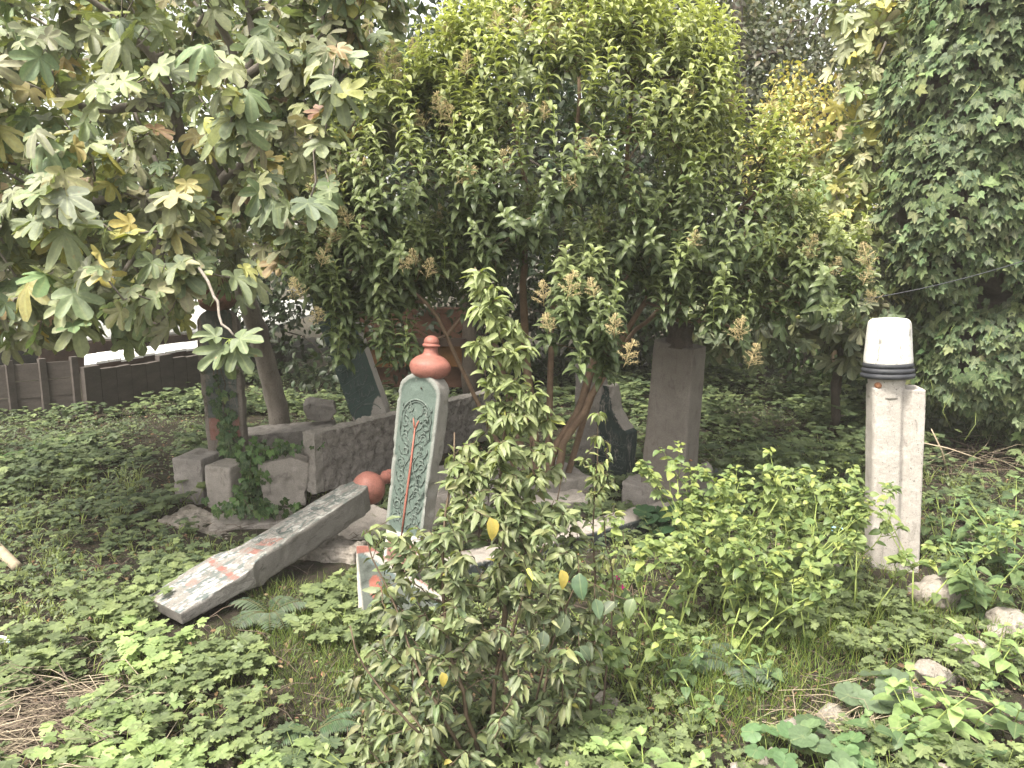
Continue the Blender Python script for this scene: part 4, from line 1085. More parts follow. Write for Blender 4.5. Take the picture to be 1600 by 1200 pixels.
bg_tree('yellowing_tree', 'yellow-leaved autumn tree between the glossy tree and the ivy', [E(1270, 190, 8.6, .55, .42), E(1230, 150, 8.8, .25, .35), E(1340, 250, 8.7, .45, .5), E(1300, 330, 8.8, .6, .5), E(1200, 250, 8.9, .35, .4), E(1400, 120, 8.9, .5, .8)], 5200,
        [(.36, .32, .12), (.45, .38, .12), (.26, .28, .11)], [4, 2, 3], .07, T_small, (P(1310, 650, 8.8), .05, P(1300, 400, 8.8), P(1290, 240, 8.7)), bark='twig', shell=.8, limbs=60)
bg_tree('fig_tree', 'pale broad-leaved fig growing against the ivy wall', [E(1370, 110, 8.0, .42, .5), E(1345, 240, 8.0, .38, .4), E(1310, 330, 7.8, .45, .35), E(1380, 30, 8.2, .5, .35)], 620,
        [(.30, .31, .17), (.22, .25, .13), (.36, .33, .10)], [4, 4, 1], .13, T_fig, (P(1390, 650, 8.2), .05, P(1400, 420, 8.1), P(1385, 200, 8.1), P(1370, 80, 8.1)), mat='fig', bark='fig_bark', shell=.9, limbs=50, droop=.5)
bg_tree('fig_tree', 'shaded dark-leaved fig bush behind the capped headstone', [E(1260, 470, 7.4, .75, .40), E(1370, 520, 7.6, .55, .42), E(1150, 500, 7.9, .6, .4), E(1330, 420, 7.6, .6, .35), E(1440, 590, 7.8, .5, .4)], 950,
        [(.105, .125, .08), (.15, .17, .10), (.24, .25, .12)], [5, 3, 1], .125, T_fig, (P(1300, 680, 7.9), .05, P(1310, 560, 7.8), P(1290, 460, 7.7)), mat='fig', bark='dark_bark', shell=.8, limbs=50, droop=.6)
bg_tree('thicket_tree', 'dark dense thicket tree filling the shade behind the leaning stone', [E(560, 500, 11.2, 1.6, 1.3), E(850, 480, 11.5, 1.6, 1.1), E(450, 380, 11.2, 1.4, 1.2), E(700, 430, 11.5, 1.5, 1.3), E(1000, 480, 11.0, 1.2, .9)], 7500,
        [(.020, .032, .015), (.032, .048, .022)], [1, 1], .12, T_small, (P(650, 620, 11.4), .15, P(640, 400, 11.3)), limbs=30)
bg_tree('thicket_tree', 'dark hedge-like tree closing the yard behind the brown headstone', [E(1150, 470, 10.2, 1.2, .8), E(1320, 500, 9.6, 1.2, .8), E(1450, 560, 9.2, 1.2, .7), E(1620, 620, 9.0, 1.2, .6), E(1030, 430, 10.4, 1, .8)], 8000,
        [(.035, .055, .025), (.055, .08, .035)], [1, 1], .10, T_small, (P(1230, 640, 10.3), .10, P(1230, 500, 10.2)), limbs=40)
bg_tree('pale_tree', 'pale sunlit tree seen through the fig branches against the bright sky', [E(120, 190, 12.5, 2.0, 1.1), E(320, 260, 12.0, 1.6, 1.4), E(-120, 260, 12.5, 1.9, 1.2), E(480, 80, 12, 1.5, 1.3), E(300, 60, 12.5, 1.2, .9), E(60, 330, 12.5, 2.2, .8), E(-350, 100, 12.5, 2, 2), E(200, 60, 11.5, 2.4, 1.2), E(-100, 60, 11.5, 2, 1.4), E(560, 40, 11.5, 1.6, 1.6)], 17000,
        [(.12, .15, .05), (.18, .20, .07), (.08, .11, .045)], [2, 2, 2], .13, T_small, (P(250, 600, 12.3), .16, P(250, 400, 12.3), P(260, 200, 12.2)), limbs=50, shell=.6)
bg_tree('distant_tree', 'hazy olive tree far behind the glossy tree top', [E(980, -20, 15, 2.6, 1.6), E(1150, 250, 15, 2.6, 1.8), E(800, 200, 15.5, 2.8, 2.2), E(1420, 200, 14.5, 2.4, 2.2), E(560, 300, 15.5, 2.6, 2.0), E(1650, 300, 14.5, 2.6, 2.4), E(1100, 480, 14.5, 3, 1.4), E(1000, 160, 14, 3, 1.6), E(1350, 60, 14, 2, 1.6)], 14000,
        [(.07, .085, .045), (.10, .115, .06)], [1, 1], .24, T_small, (P(1000, 640, 15.3), .22, P(1000, 300, 15.2), P(990, 50, 15)), limbs=60)

bg_tree('broadleaf_tree', 'dim olive-green tree directly behind the glossy tree', [E(760, 250, 13, 1.9, 1.5), E(1000, 260, 13, 2.0, 1.5), E(1250, 330, 12.6, 1.8, 1.1), E(1080, 120, 13, 1.6, 1.2), E(900, 420, 12.8, 2.4, 1.0), E(1400, 330, 12, 1.6, 1.6)], 9000,
        [(.035, .045, .025), (.05, .062, .032)], [1, 1], .20, T_small, (P(930, 620, 13.2), .2, P(930, 400, 13.2), P(925, 200, 13.1)), limbs=50, shell=.5)
bg_tree('thicket_tree', 'dark bushy thicket beyond the white roofs at the left', [E(0, 370, 18, 3.2, 1.1), E(300, 350, 18, 3.0, 1.3), E(-350, 330, 18, 3.5, 1.6), E(560, 330, 17.5, 2.5, 1.6)], 8000,
        [(.045, .06, .028), (.07, .09, .04)], [1, 1], .22, T_small, (P(150, 560, 18), .2, P(150, 420, 18)), limbs=40)
# ================================================================== FOREGROUND SAPLINGS
def make_sapling(label, stems, region, n, cols, wts, lsz, Yr, nleaf=(7, 11), top=None, group=None, tpl=T_bush, name='sapling', flutter=1.0):
    base=np.array(stems[0][0]); base[2]=gz(base[0], base[1])
    t=thing(name, label, 'shrub', base, group=group); sk=Skeleton()
    for i, (st, r0, r1) in enumerate([(a[:-2], a[-2], a[-1]) for a in stems]): sk.path(st, r0, r1, True, .09, .006)
    T=[]
    ys=[r[0] for r in region]
    while len(T)<n:
        y=rng.uniform(ys[0], ys[-1]); lo=np.interp(y, ys, [r[1] for r in region]); hi=np.interp(y, ys, [r[2] for r in region])
        if rng.random()>((hi-lo)/260.0)**1.3+.055: continue
        x=rng.uniform(lo, hi); c=(lo+hi)/2; w_=(hi-lo)/2
        dY=w_/FPX*3*math.sqrt(max(0, 1-((x-c)/(w_+1e-6))**2))*.8; T.append(P(x, y, Yr+rng.uniform(-dY, dY*.6)))
    res=sk.reach(T, .07, .35, .06, .006)
    s=Soup(); sk.tubes(s, .0014, 2.4, .02, 5); s.build('stems', M['twig'], t)
    pos=[]; dr=[]; nn=[]; sc=[]
    for ti, ch in res:
        pts=sk.pts(ch); m=rng.integers(*nleaf); sg=1
        for k in range(m):
            q, d=along(pts, k*.022); sg=-sg; sd=unit(np.cross(d, [0, 0, 1])+1e-4)
            out=unit(sd*sg*.8+d*.5+rng.standard_normal(3)*.3+np.array([0, -.1, -.45*flutter])); pos.append(q+out*.006); dr.append(out)
            nn.append(unit(np.array([0, -.4, .9])+rng.standard_normal(3)*.35)); sc.append(rng.uniform(.7, 1.2)*lsz*(.6 if k==0 else 1))
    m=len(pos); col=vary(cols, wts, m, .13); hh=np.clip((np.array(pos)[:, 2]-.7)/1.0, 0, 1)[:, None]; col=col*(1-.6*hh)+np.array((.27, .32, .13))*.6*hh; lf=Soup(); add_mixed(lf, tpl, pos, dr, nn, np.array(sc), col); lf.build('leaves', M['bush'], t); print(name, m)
    return t
B0=P(785, 1260, 2.75); B0[2]=-.02
def b(dx, dy=0): return B0+np.array([dx, dy, 0])
BC=[(.105, .130, .068), (.14, .165, .080), (.18, .205, .10), (.32, .31, .08), (.07, .09, .05)]
make_sapling('tall bushy sapling with drooping grey-green pointed leaves in the front middle',
    [[B0, P(788, 1000, 2.9), P(790, 850, 2.95), P(782, 740, 3.0), P(798, 600, 3.0), P(768, 490, 3.0), P(746, 418, 3.0), .014, .003],
     [b(-.02), P(770, 1100, 2.8), P(805, 900, 3.0), P(820, 760, 3.1), P(800, 640, 3.1), .010, .003],
     [b(-.06), P(720, 1080, 2.7), P(690, 900, 2.8), P(705, 760, 2.9), P(712, 680, 3.0), .010, .003],
     [b(-.10), P(680, 1100, 2.6), P(620, 960, 2.7), P(570, 830, 2.8), .008, .0025],
     [b(-.12), P(640, 1130, 2.55), P(570, 1040, 2.6), P(545, 980, 2.6), .007, .0025],
     [b(.05), P(850, 1080, 2.8), P(880, 920, 2.9), P(920, 850, 3.0), .009, .0025],
     [b(.08), P(880, 1100, 2.8), P(940, 980, 2.9), P(965, 900, 2.95), .007, .0025],
     [b(.0, .05), P(800, 980, 3.2), P(860, 820, 3.3), P(880, 720, 3.3), .009, .0025]],
    [(412, 740, 757), (470, 728, 800), (530, 738, 822), (600, 760, 835), (665, 762, 865), (700, 708, 872), (790, 708, 880), (812, 590, 905), (880, 600, 910), (960, 575, 930), (1040, 555, 935), (1120, 540, 920), (1260, 505, 910)],
    760, BC, [5, 5, 3, .22, 3], .066, 2.9)
R0=P(925, 1120, 3.1); R0[2]=-.02
make_sapling('thin upright shoot with small pale pointed leaves right of the bushy sapling',
    [[R0, P(930, 960, 3.15), P(925, 820, 3.2), P(935, 720, 3.2), P(930, 640, 3.2), .007, .002], [R0+np.array([.03, 0, 0]), P(960, 950, 3.2), P(950, 850, 3.2), P(935, 770, 3.2), .005, .002]],
    [(630, 922, 938), (700, 908, 955), (780, 900, 965), (860, 900, 985), (960, 890, 1000)], 48, [(.16, .19, .085), (.11, .14, .07), (.24, .27, .10)], [4, 3, 2], .050, 3.2, (6, 9))
# big odd leaves
def single_leaves():
    big=Soup(); t=thing('climbing_vine', 'dark large-leaved vine stem with long hanging leaves crossing right of the sapling', 'vine', (P(820, 1120, 2.9)[0], P(820, 1120, 2.9)[1], 0))
    pts=[P(820, 1130, 2.9), P(850, 1040, 2.8), P(880, 960, 2.75), P(905, 900, 2.75), P(960, 930, 2.75), P(1000, 945, 2.75)]; pts[0][2]=0
    s=Soup(); s.tube(pts, [.006, .005, .004, .003, .002, .0015], 5)
    L=[(905, 895, .10), (885, 960, .09), (930, 935, .075), (960, 940, .07), (990, 935, .08), (850, 985, .08), (905, 1010, .07)]
    pos=[P(x, y, 2.72) for x, y, z in L]; n=len(L)
    add_mixed(big, T_ovate, pos, np.array([(rng.normal(0, .55), -.5, -.8) for _ in L]), np.array([(rng.normal(0, .6), -.6, .8) for _ in L]), np.array([z for *_, z in L]), vary([(.07, .10, .06), (.09, .12, .07)], [1, 1], n, .15))
    for q in pos: s.tube([q, q+np.array([0, .05, .03])], .0015, 4)
    s.build('stem', M['twig'], t); big.build('leaves', M['bush'], t)
    for x, y, Y, z, lab in ((765, 808, 2.6, .085, 'single big yellow leaf with brown edge hanging in the sapling'), (876, 890, 2.65, .075, 'curled bright yellow leaf near the vine'), (690, 1050, 2.5, .055, 'narrow yellow leaf low in the sapling front')):
        s=Soup(); s.add(T_ovate[1], np.array([P(x, y, Y)]), frames(np.array([(.25, -.3, -1)]), np.array([(.7, -.9, .5)])), np.array([z]), np.array([(.46, .37, .10)])); o=s.build('yellow_leaf', M['bush']); tag(o, lab, 'leaf')
single_leaves()
# ================================================================== HERBS
FOOT=[]   # (x, y, radius) places kept free of herbs
for px, py, Y, r in ((640, 900, 4.6, .2), (1040, 800, 5.8, .26), (1398, 890, 4.75, .2), (935, 745, 6.7, .25), (962, 745, 6.5, .2), (318, 792, 6.15, .2), (361, 805, 5.95, .2), (441, 784, 5.8, .2), (400, 842, 5.5, .3),
                     (310, 842, 5.6, .25), (362, 868, 5.3, .25), (560, 855, 5.35, .35), (505, 885, 4.95, .2), (700, 800, 6.0, .4), (850, 800, 6.0, .45), (340, 950, 4.1, .22), (400, 890, 4.5, .2), (450, 712, 6.9, .4),
                     (610, 1000, 4.0, .2), (300, 960, 3.95, .2), (480, 900, 4.7, .3)):
    q=P(px, py, Y); FOOT.append((q[0], q[1], r))
for k in range(12):
    for a, c in (((486, 790, 5.75), (765, 690, 7.6)), ((700, 925, 4.55), (1052, 826, 5.55))):
        q=lerp(P(*a), P(*c), k/11); FOOT.append((q[0], q[1], .15))
FT=np.array(FOOT)
BARE=[(G(px, py)[:2], r, k) for px, py, r, k in ((400, 980, .32, .8), (50, 1150, .30, .95), (190, 835, .6, -.25), (480, 900, .3, .8), (1530, 735, .6, .3), (880, 870, .3, .5), (430, 1120, .22, .5), (1480, 1120, .35, .6), (480, 1060, .2, .6), (1250, 1100, .25, .6), (300, 1150, .15, .4), (1130, 1090, .3, .6))]
def free(x, y, m=0.0): return not np.any((FT[:, 0]-x)**2+(FT[:, 1]-y)**2 < (FT[:, 2]+m)**2)
def dens(x, y):
    d=.72+1.0*mnoise.noise(Vector((x*1.3, y*1.3, 5)))+.5*mnoise.noise(Vector((x*3.1, y*3.1, 8)))
    for c, r, k in BARE:
        q=((x-c[0])**2+(y-c[1])**2)/(r*r)
        if q<1.6: d-=k*2*max(0, 1-q/1.6)
    return d
def in_view(x, y, m=1.12): return abs(x)<y*(800/FPX)*m+.25

def herb(s, st, b_, h, nst, lsz, cols, tpls=T_herb, lean=.55, three=True, young=None):
    pos=[]; dr=[]; nn=[]; sc=[]; cc=[]
    for k in range(nst):
        a=rng.uniform(0, 2*PI); L=h*rng.uniform(.6, 1.1); o=np.array([math.cos(a), math.sin(a), 0])
        e=b_+o*L*lean*rng.uniform(.3, 1.2)+np.array([0, 0, L*.8]); m=b_+(e-b_)*.5+np.array([0, 0, L*.16])
        if st is not None: st.tube([b_, m, e], .0016, 3, (.1, .15, .05), False)
        c=np.array(cols[rng.integers(0, len(cols))])*(1+.13*rng.standard_normal())
        if three:
            for j in (-1, 0, 1):
                aa=a+j*1.25+rng.normal(0, .12); d=np.array([math.cos(aa), math.sin(aa), rng.normal(-.08, .18)])
                pos.append(e+d*lsz*.12); dr.append(d); nn.append((rng.normal(0, .18), rng.normal(-.15, .18), 1)); sc.append(lsz*rng.uniform(.75, 1.15)*(1 if j==0 else .9)); cc.append(c)
        else:
            d=np.array([math.cos(a), math.sin(a), rng.normal(-.15, .2)]); pos.append(e); dr.append(d); nn.append((rng.normal(0, .25), rng.normal(-.2, .2), 1)); sc.append(lsz*rng.uniform(.7, 1.2)); cc.append(c)
    return pos, dr, nn, sc, cc
class HB:
    def __init__(s): s.a=[[], [], [], [], []]
    def ext(s, r):
        for i in range(5): s.a[i].extend(r[i])
    def flush(s, soup, tpls):
        if s.a[0]: add_mixed(soup, tpls, s.a[0], s.a[1], s.a[2], np.array(s.a[3]), np.array(s.a[4]))

CB=[(.122, .158, .074), (.150, .190, .086), (.104, .136, .065), (.185, .228, .10)]
CD=[(.066, .094, .050), (.090, .124, .060), (.125, .162, .077)]
def ground_cover():
    st=Soup(); lf=Soup(); hb=HB(); hb2=HB(); cnt=0; tries=0
    while cnt<8200 and tries<80000:
        tries+=1
        y=1.9+10.4*rng.random()**.8; x=rng.uniform(-1, 1)*(y*.637*1.15+.3)
        if x<-4.6 and y>9.2: continue
        d=dens(x, y)
        if rng.random()>d or not free(x, y): continue
        z=gz(x, y); near=y<4.4
        h=rng.uniform(.05, .17)*(1.0 if y<6 else 1.35); lsz=rng.uniform(.022, .038)*(1 if y<5.5 else 1.2)
        if x>.4 and y<5: lsz*=.8; h*=.9
        cols=CB if near or rng.random()<.3 else CD
        sp=mnoise.noise(Vector((x*.9, y*.9, 21)))+rng.normal(0, .12)
        if sp>.14: hb2.ext(herb(lf, st if y<6.5 else None, np.array([x, y, z]), h*.8, rng.integers(7, 13), lsz*rng.uniform(.7, 1.1), [np.array(c)*np.array([.95, .92, 1]) for c in cols], three=False)); cnt+=1; continue
        if sp<-.22: lsz*=1.45; h*=1.25
        if x>1.1 and y>5.2: h*=1.9; lsz*=1.25
        hb.ext(herb(None, st, np.array([x, y, z]), h, rng.integers(4, 8), lsz, cols) if False else herb(lf, st if y<6.5 else None, np.array([x, y, z]), h, rng.integers(4, 8), lsz, cols)); cnt+=1
    hb.flush(lf, T_herb); hb2.flush(lf, T_ovate+T_small)
    o=lf.build('ground_herbs', M['herb']); tag(o, 'low green lobed herbs carpeting the graveyard soil', 'ground cover', kind='stuff')
    o=st.build('herb_stalks', M['green_stem']); tag(o, 'thin stalks of the low herbs', 'ground cover', kind='stuff'); print('cover', cnt)
    # tiny seedlings close to the soil
    s=Soup(); hb=HB(); c=0
    while c<8500:
        y=1.9+8.5*rng.random()**1.1; x=rng.uniform(-1, 1)*(y*.637*1.12+.3)
        if not free(x, y, -.03) or dens(x, y)<-1.2+rng.random()*.9: continue
        hb.ext(herb(None, None, np.array([x, y, gz(x, y)]), .035, 3, .014, CB+CD, three=False)); c+=1
    hb.flush(s, T_herb+T_small); o=s.build('seedlings', M['herb']); tag(o, 'tiny seedlings sprinkled over the bare earth', 'ground cover', kind='stuff')
ground_cover()

def grass():
    s=Soup(); bl=(np.array([(-.5, 0, 0), (.5, 0, 0), (-.4, .35, .02), (.4, .35, .02), (-.25, .7, -.05), (.25, .7, -.05), (0, 1, -.2)], float)*np.array([.03, 1, 1]), [(0, 1, 3, 2), (2, 3, 5, 4), (4, 5, 6)], np.ones((7, 3))*.5)
    pos=[]; dr=[]; sc=[]; cc=[]
    zones=[(520, 960, .50, 3000), (470, 1000, .40, 1600), (1110, 1060, .45, 3200), (1250, 1000, .4, 1600), (1330, 960, .4, 1200), (450, 850+70, .35, 700), (1480, 980, .35, 900), (250, 1060, .3, 700), (560, 1060, .3, 900)]
    for px, py, r, n in zones:
        c=G(px, py)
        for _ in range(n):
            x=c[0]+rng.normal(0, r*.6); y=c[1]+rng.normal(0, r*.7)
            if not free(x, y, -.04) or y<1.6: continue
            pos.append((x, y, gz(x, y))); dr.append((rng.normal(0, .5), rng.normal(0, .5), 1)); sc.append(rng.uniform(.05, .14)*(1.1 if px>1000 else .8))
            cc.append(np.array([(.13, .19, .045), (.17, .22, .05), (.08, .13, .04), (.24, .24, .09)][rng.choice(4, p=[.4, .3, .22, .08])]))
    n=len(pos); R=frames(np.array(dr), rng.standard_normal((n, 3))); s.add(bl, np.array(pos), R, np.array(sc), np.array(cc))
    o=s.build('grass', M['herb']); tag(o, 'fine bright green grass tufts between the graves', 'grass', kind='stuff')
grass()

def litter():
    s=Soup(); pos=[]; 
    for _ in range(14000):
        y=1.8+8*rng.random()**1.2; x=rng.uniform(-1, 1)*(y*.66+.3)
        if not free(x, y, -.05): continue
        pos.append((x, y, gz(x, y)+.022+rng.random()*.012))
    n=len(pos); add_mixed(s, T_small, pos, np.concatenate([rng.standard_normal((n, 2)), rng.normal(0, .15, (n, 1))], 1), np.concatenate([rng.normal(0, .4, (n, 2)), np.ones((n, 1))], 1), rng.uniform(.010, .042, n)*(.7+.5*rng.random(n)),
        vary([(.16, .10, .06), (.10, .065, .04), (.26, .19, .12), (.055, .04, .03)], [3, 3, 1.5, 3], n))
    o=s.build('leaf_litter', M['dry']); tag(o, 'brown dead leaves scattered on the dark soil', 'leaf litter', kind='stuff')
    s=Soup()
    for _ in range(2600):
        y=1.8+8*rng.random(); x=rng.uniform(-1, 1)*(y*.66); L=rng.uniform(.05, .25); a=rng.uniform(0, PI)
        q=np.array([x, y, gz(x, y)+.02]); d=np.array([math.cos(a), math.sin(a), rng.uniform(0, .25)])*L
        s.tube([q, q+d*.5+np.array([0, 0, rng.uniform(0, .03)]), q+d], rng.uniform(.0008, .0025), 3)
    o=s.build('fallen_twigs', M['straw_dark']); tag(o, 'thin fallen twigs over the soil', 'twigs', kind='stuff')
litter()

def straw_heap(px, py, n, sx, sy, lab, hgt, Lr=(.15, .45), mat='straw', name='dry_straw'):
    c=G(px, py); s=Soup()
    for _ in range(n):
        x=c[0]+rng.normal(0, sx*.5); y=c[1]+rng.normal(0, sy*.5); a=rng.normal(.2, .7); L=rng.uniform(*Lr)
        q=np.array([x, y, gz(x, y)+.02+abs(rng.normal(0, hgt))]); d=np.array([math.cos(a), math.sin(a), rng.normal(0, .12)])*L
        s.tube([q-d*.5, q+np.array([0, 0, rng.uniform(0, .05)])+rng.normal(0, .02, 3), q+d*.5], rng.uniform(.0009, .0026), 3)
    o=s.build(name, M[mat]); tag(o, lab, 'dead stalks', kind='stuff')
straw_heap(20, 1165, 300, .55, .45, 'heap of pale dry stalks in the lower left corner', .05)
straw_heap(30, 1150, 300, .45, .4, 'darker dead stems tangled in the lower left straw', .04, mat='straw_dark', name='dead_stems')
straw_heap(1560, 730, 200, 1.5, .7, 'dry brown brush on the ground below the ivy', .09, (.3, .9), 'straw_dark', 'dry_brush')
straw_heap(1560, 740, 60, 1.3, .6, 'pale dry stalks in the brush below the ivy', .10, (.3, .8))
straw_heap(1360, 1140, 90, .3, .2, 'flattened yellow stems among the lower right rocks', .03, (.2, .5))

# ---- countable foreground plants
def clump(px, py, Y, h, r, nst, lsz, cols, label, tpls=T_herb, three=True, name='leafy_herb', cat='plant', lean=.6, subs=9):
    c=P(px, py, Y); c[2]=gz(c[0], c[1]); t=thing(name, label, cat, c); s=Soup(); st=Soup(); hb=HB()
    for _ in range(subs):
        a=rng.uniform(0, 6.28); q=c+np.array([math.cos(a), math.sin(a), 0])*r*math.sqrt(rng.random()); q[2]=gz(q[0], q[1])
        hb.ext(herb(s, st, q, h, nst, lsz, cols, lean=lean, three=three))
    hb.flush(s, tpls); s.build('leaves', M['herb'], t); st.build('stalks', M['green_stem'], t)
BRT=[(.20, .27, .11), (.23, .30, .12), (.16, .22, .09)]
clump(300, 1185, 2.65, .20, .22, 7, .050, BRT, 'bright lobed herb clump at the bottom edge, nearest the lower left straw')
clump(150, 1140, 2.85, .18, .18, 7, .046, BRT, 'bright lobed herb clump at the right edge of the straw heap')
clump(215, 1080, 3.1, .18, .22, 7, .046, BRT[2:]+CB, 'mid-green lobed herbs above the straw heap')
clump(230, 985, 3.55, .20, .16, 6, .050, BRT, 'lobed herb clump against the foot of the toppled headstone')
clump(90, 960, 3.7, .20, .3, 7, .048, CB, 'spreading herb clump at the left edge, level with the toppled headstone foot')
clump(50, 1010, 3.4, .18, .25, 7, .046, CB, 'herb clump at the left edge beside a scrap of litter')
clump(180, 900, 4.1, .22, .28, 7, .050, CB, 'tall herb clump just uphill of the toppled headstone')
clump(270, 865, 4.5, .18, .2, 7, .045, CB, 'darker herb clump below the plinth rocks')
clump(380, 1075, 3.05, .16, .2, 7, .040, CB, 'herb clump in the grass left of the sapling')
clump(350, 1020, 3.4, .15, .2, 6, .040, CB, 'herb clump on the grass below the toppled headstone')
clump(480, 1165, 2.7, .16, .16, 6, .042, CD, 'blue-green herb clump at the bottom, left of the sapling foot')
clump(395, 1150, 2.7, .17, .16, 7, .050, BRT, 'brightest lime herb clump at the bottom left of centre')
clump(930, 1130, 2.85, .14, .12, 6, .036, BRT, 'small clover-like herb right of the sapling foot')
clump(830, 800, 5.2, .22, .15, 6, .055, CD, 'dark lobed herb by the narrow broken ledge')
clump(1035, 805, 5.2, .20, .09, 4, .075, [(.04, .085, .04)], 'dark round-leaved mallow in front of the brown headstone', T_mal, False, subs=3)
clump(1290, 1170, 2.75, .20, .07, 3, .062, [(.12, .175, .09), (.10, .15, .08)], 'large round-leaved mallow among the lower right rocks', T_mal, False, name='mallow', subs=3)
clump(1215, 1165, 2.75, .20, .05, 3, .055, [(.10, .17, .08)], 'round-leaved mallow beside the brown cracked rock', T_mal, False, name='mallow', subs=2)
clump(1360, 1050, 3.2, .20, .07, 3, .070, [(.12, .165, .10)], 'broad blue-green mallow leaves over the dark grass', T_mal, False, name='mallow', subs=3)
clump(1345, 1175, 2.75, .12, .08, 3, .065, [(.12, .2, .09)], 'pale round mallow leaves above the flattened stems', T_mal, False, name='mallow', subs=3)

def nettle(px, py, Y, h, nst, lsz, cols, label, spread=.10, name='broadleaf_weed', tips=None):
    """upright stems with opposite pointed leaves"""
    c=P(px, py, Y); c[2]=gz(c[0], c[1]); t=thing(name, label, 'plant', c); s=Soup(); st=Soup(); pos=[]; dr=[]; nn=[]; sc=[]; cc=[]
    for k in range(nst):
        a=rng.uniform(0, 6.28); o=np.array([math.cos(a), math.sin(a), 0]); b0=c+o*spread*.4*rng.random(); H=h*rng.uniform(.7, 1.05); e=b0+o*spread*rng.uniform(.5, 1.6)+np.array([0, 0, H])
        pts=[b0, (b0+e)/2+np.array([0, 0, .02])-o*spread*.15, e]; st.tube(pts, [.0035, .003, .002], 5)
        ng=max(3, int(H/.055)); a0=rng.uniform(0, 3)
        for g in range(ng):
            u=(g+1.2)/(ng+.2); q=lerp(b0, e, min(1, u)); sz=lsz*(.55+.9*math.sin(PI*min(.86, u)))*(.75 if g==ng-1 else 1)
            for j in (0, 1):
                aa=a0+g*PI/2+j*PI+rng.normal(0, .15); d=np.array([math.cos(aa), math.sin(aa), .25 if g==ng-1 else -.05])
                pos.append(q+d*.01); dr.append(d+rng.normal(0, .08, 3)); nn.append((rng.normal(0, .15), -.1, 1)); sc.append(sz)
                cc.append(np.array(cols[rng.integers(0, len(cols))])*(1+.25*(u-.5))*(1+.1*rng.standard_normal()))
        for j in range(4):
            aa=rng.uniform(0, 6.28); pos.append(e); dr.append((math.cos(aa), math.sin(aa), .8)); nn.append((0, 0, 1)); sc.append(lsz*.45); cc.append(np.array(cols[-1])*1.15)
    add_mixed(s, T_ovate, pos, dr, nn, np.array(sc), np.array(cc)); s.build('leaves', M['herb'], t); st.build('stalks', M['green_stem'], t)
NB=[(.16, .23, .09), (.20, .28, .11), (.23, .31, .12)]; ND=[(.08, .13, .06), (.10, .155, .07), (.13, .19, .08)]
nettle(1010, 1185, 2.6, .22, 4, .085, NB, 'pale pointed-leaf weed at the bottom right of the sapling')
nettle(1440, 1105, 2.95, .26, 5, .085, NB, 'large pale pointed-leaf weed over the cream rock')
nettle(1510, 1075, 3.0, .22, 3, .08, NB, 'pale pointed-leaf weed right of the large one')
nettle(1385, 1100, 2.9, .2, 3, .075, ND, 'dark pointed-leaf weed left of the white rock')
nettle(1560, 985, 3.4, .3, 3, .07, NB, 'pointed-leaf weed near the right edge above the tan rock')
nettle(1590, 1075, 3.0, .24, 2, .08, ND, 'darker pointed-leaf weed at the right edge')
nettle(1500, 1160, 2.75, .14, 3, .065, ND, 'low pointed-leaf weed above the cream rounded rock')
nettle(1540, 905, 4.1, .45, 8, .075, ND, 'tall dark leafy weeds right of the capped headstone foot', .22)
nettle(1590, 850, 4.6, .5, 8, .075, ND, 'tall dark leafy weeds at the right edge', .25)
nettle(1480, 850, 4.9, .42, 6, .07, ND, 'dark leafy weeds behind the capped headstone', .2)
nettle(1200, 1030, 3.3, .16, 4, .055, ND, 'low dark pointed-leaf weed in the right-hand grass')
nettle(1060, 1000, 3.4, .22, 4, .06, ND, 'mid-green pointed-leaf weed under the yellow-green stems')
nettle(1100, 1070, 3.1, .14, 3, .055, ND, 'small pointed-leaf weed in the dark grass, lower middle right')
nettle(560, 1150, 2.7, .2, 4, .06, CB, 'rounded blue-green weed at the left foot of the sapling')

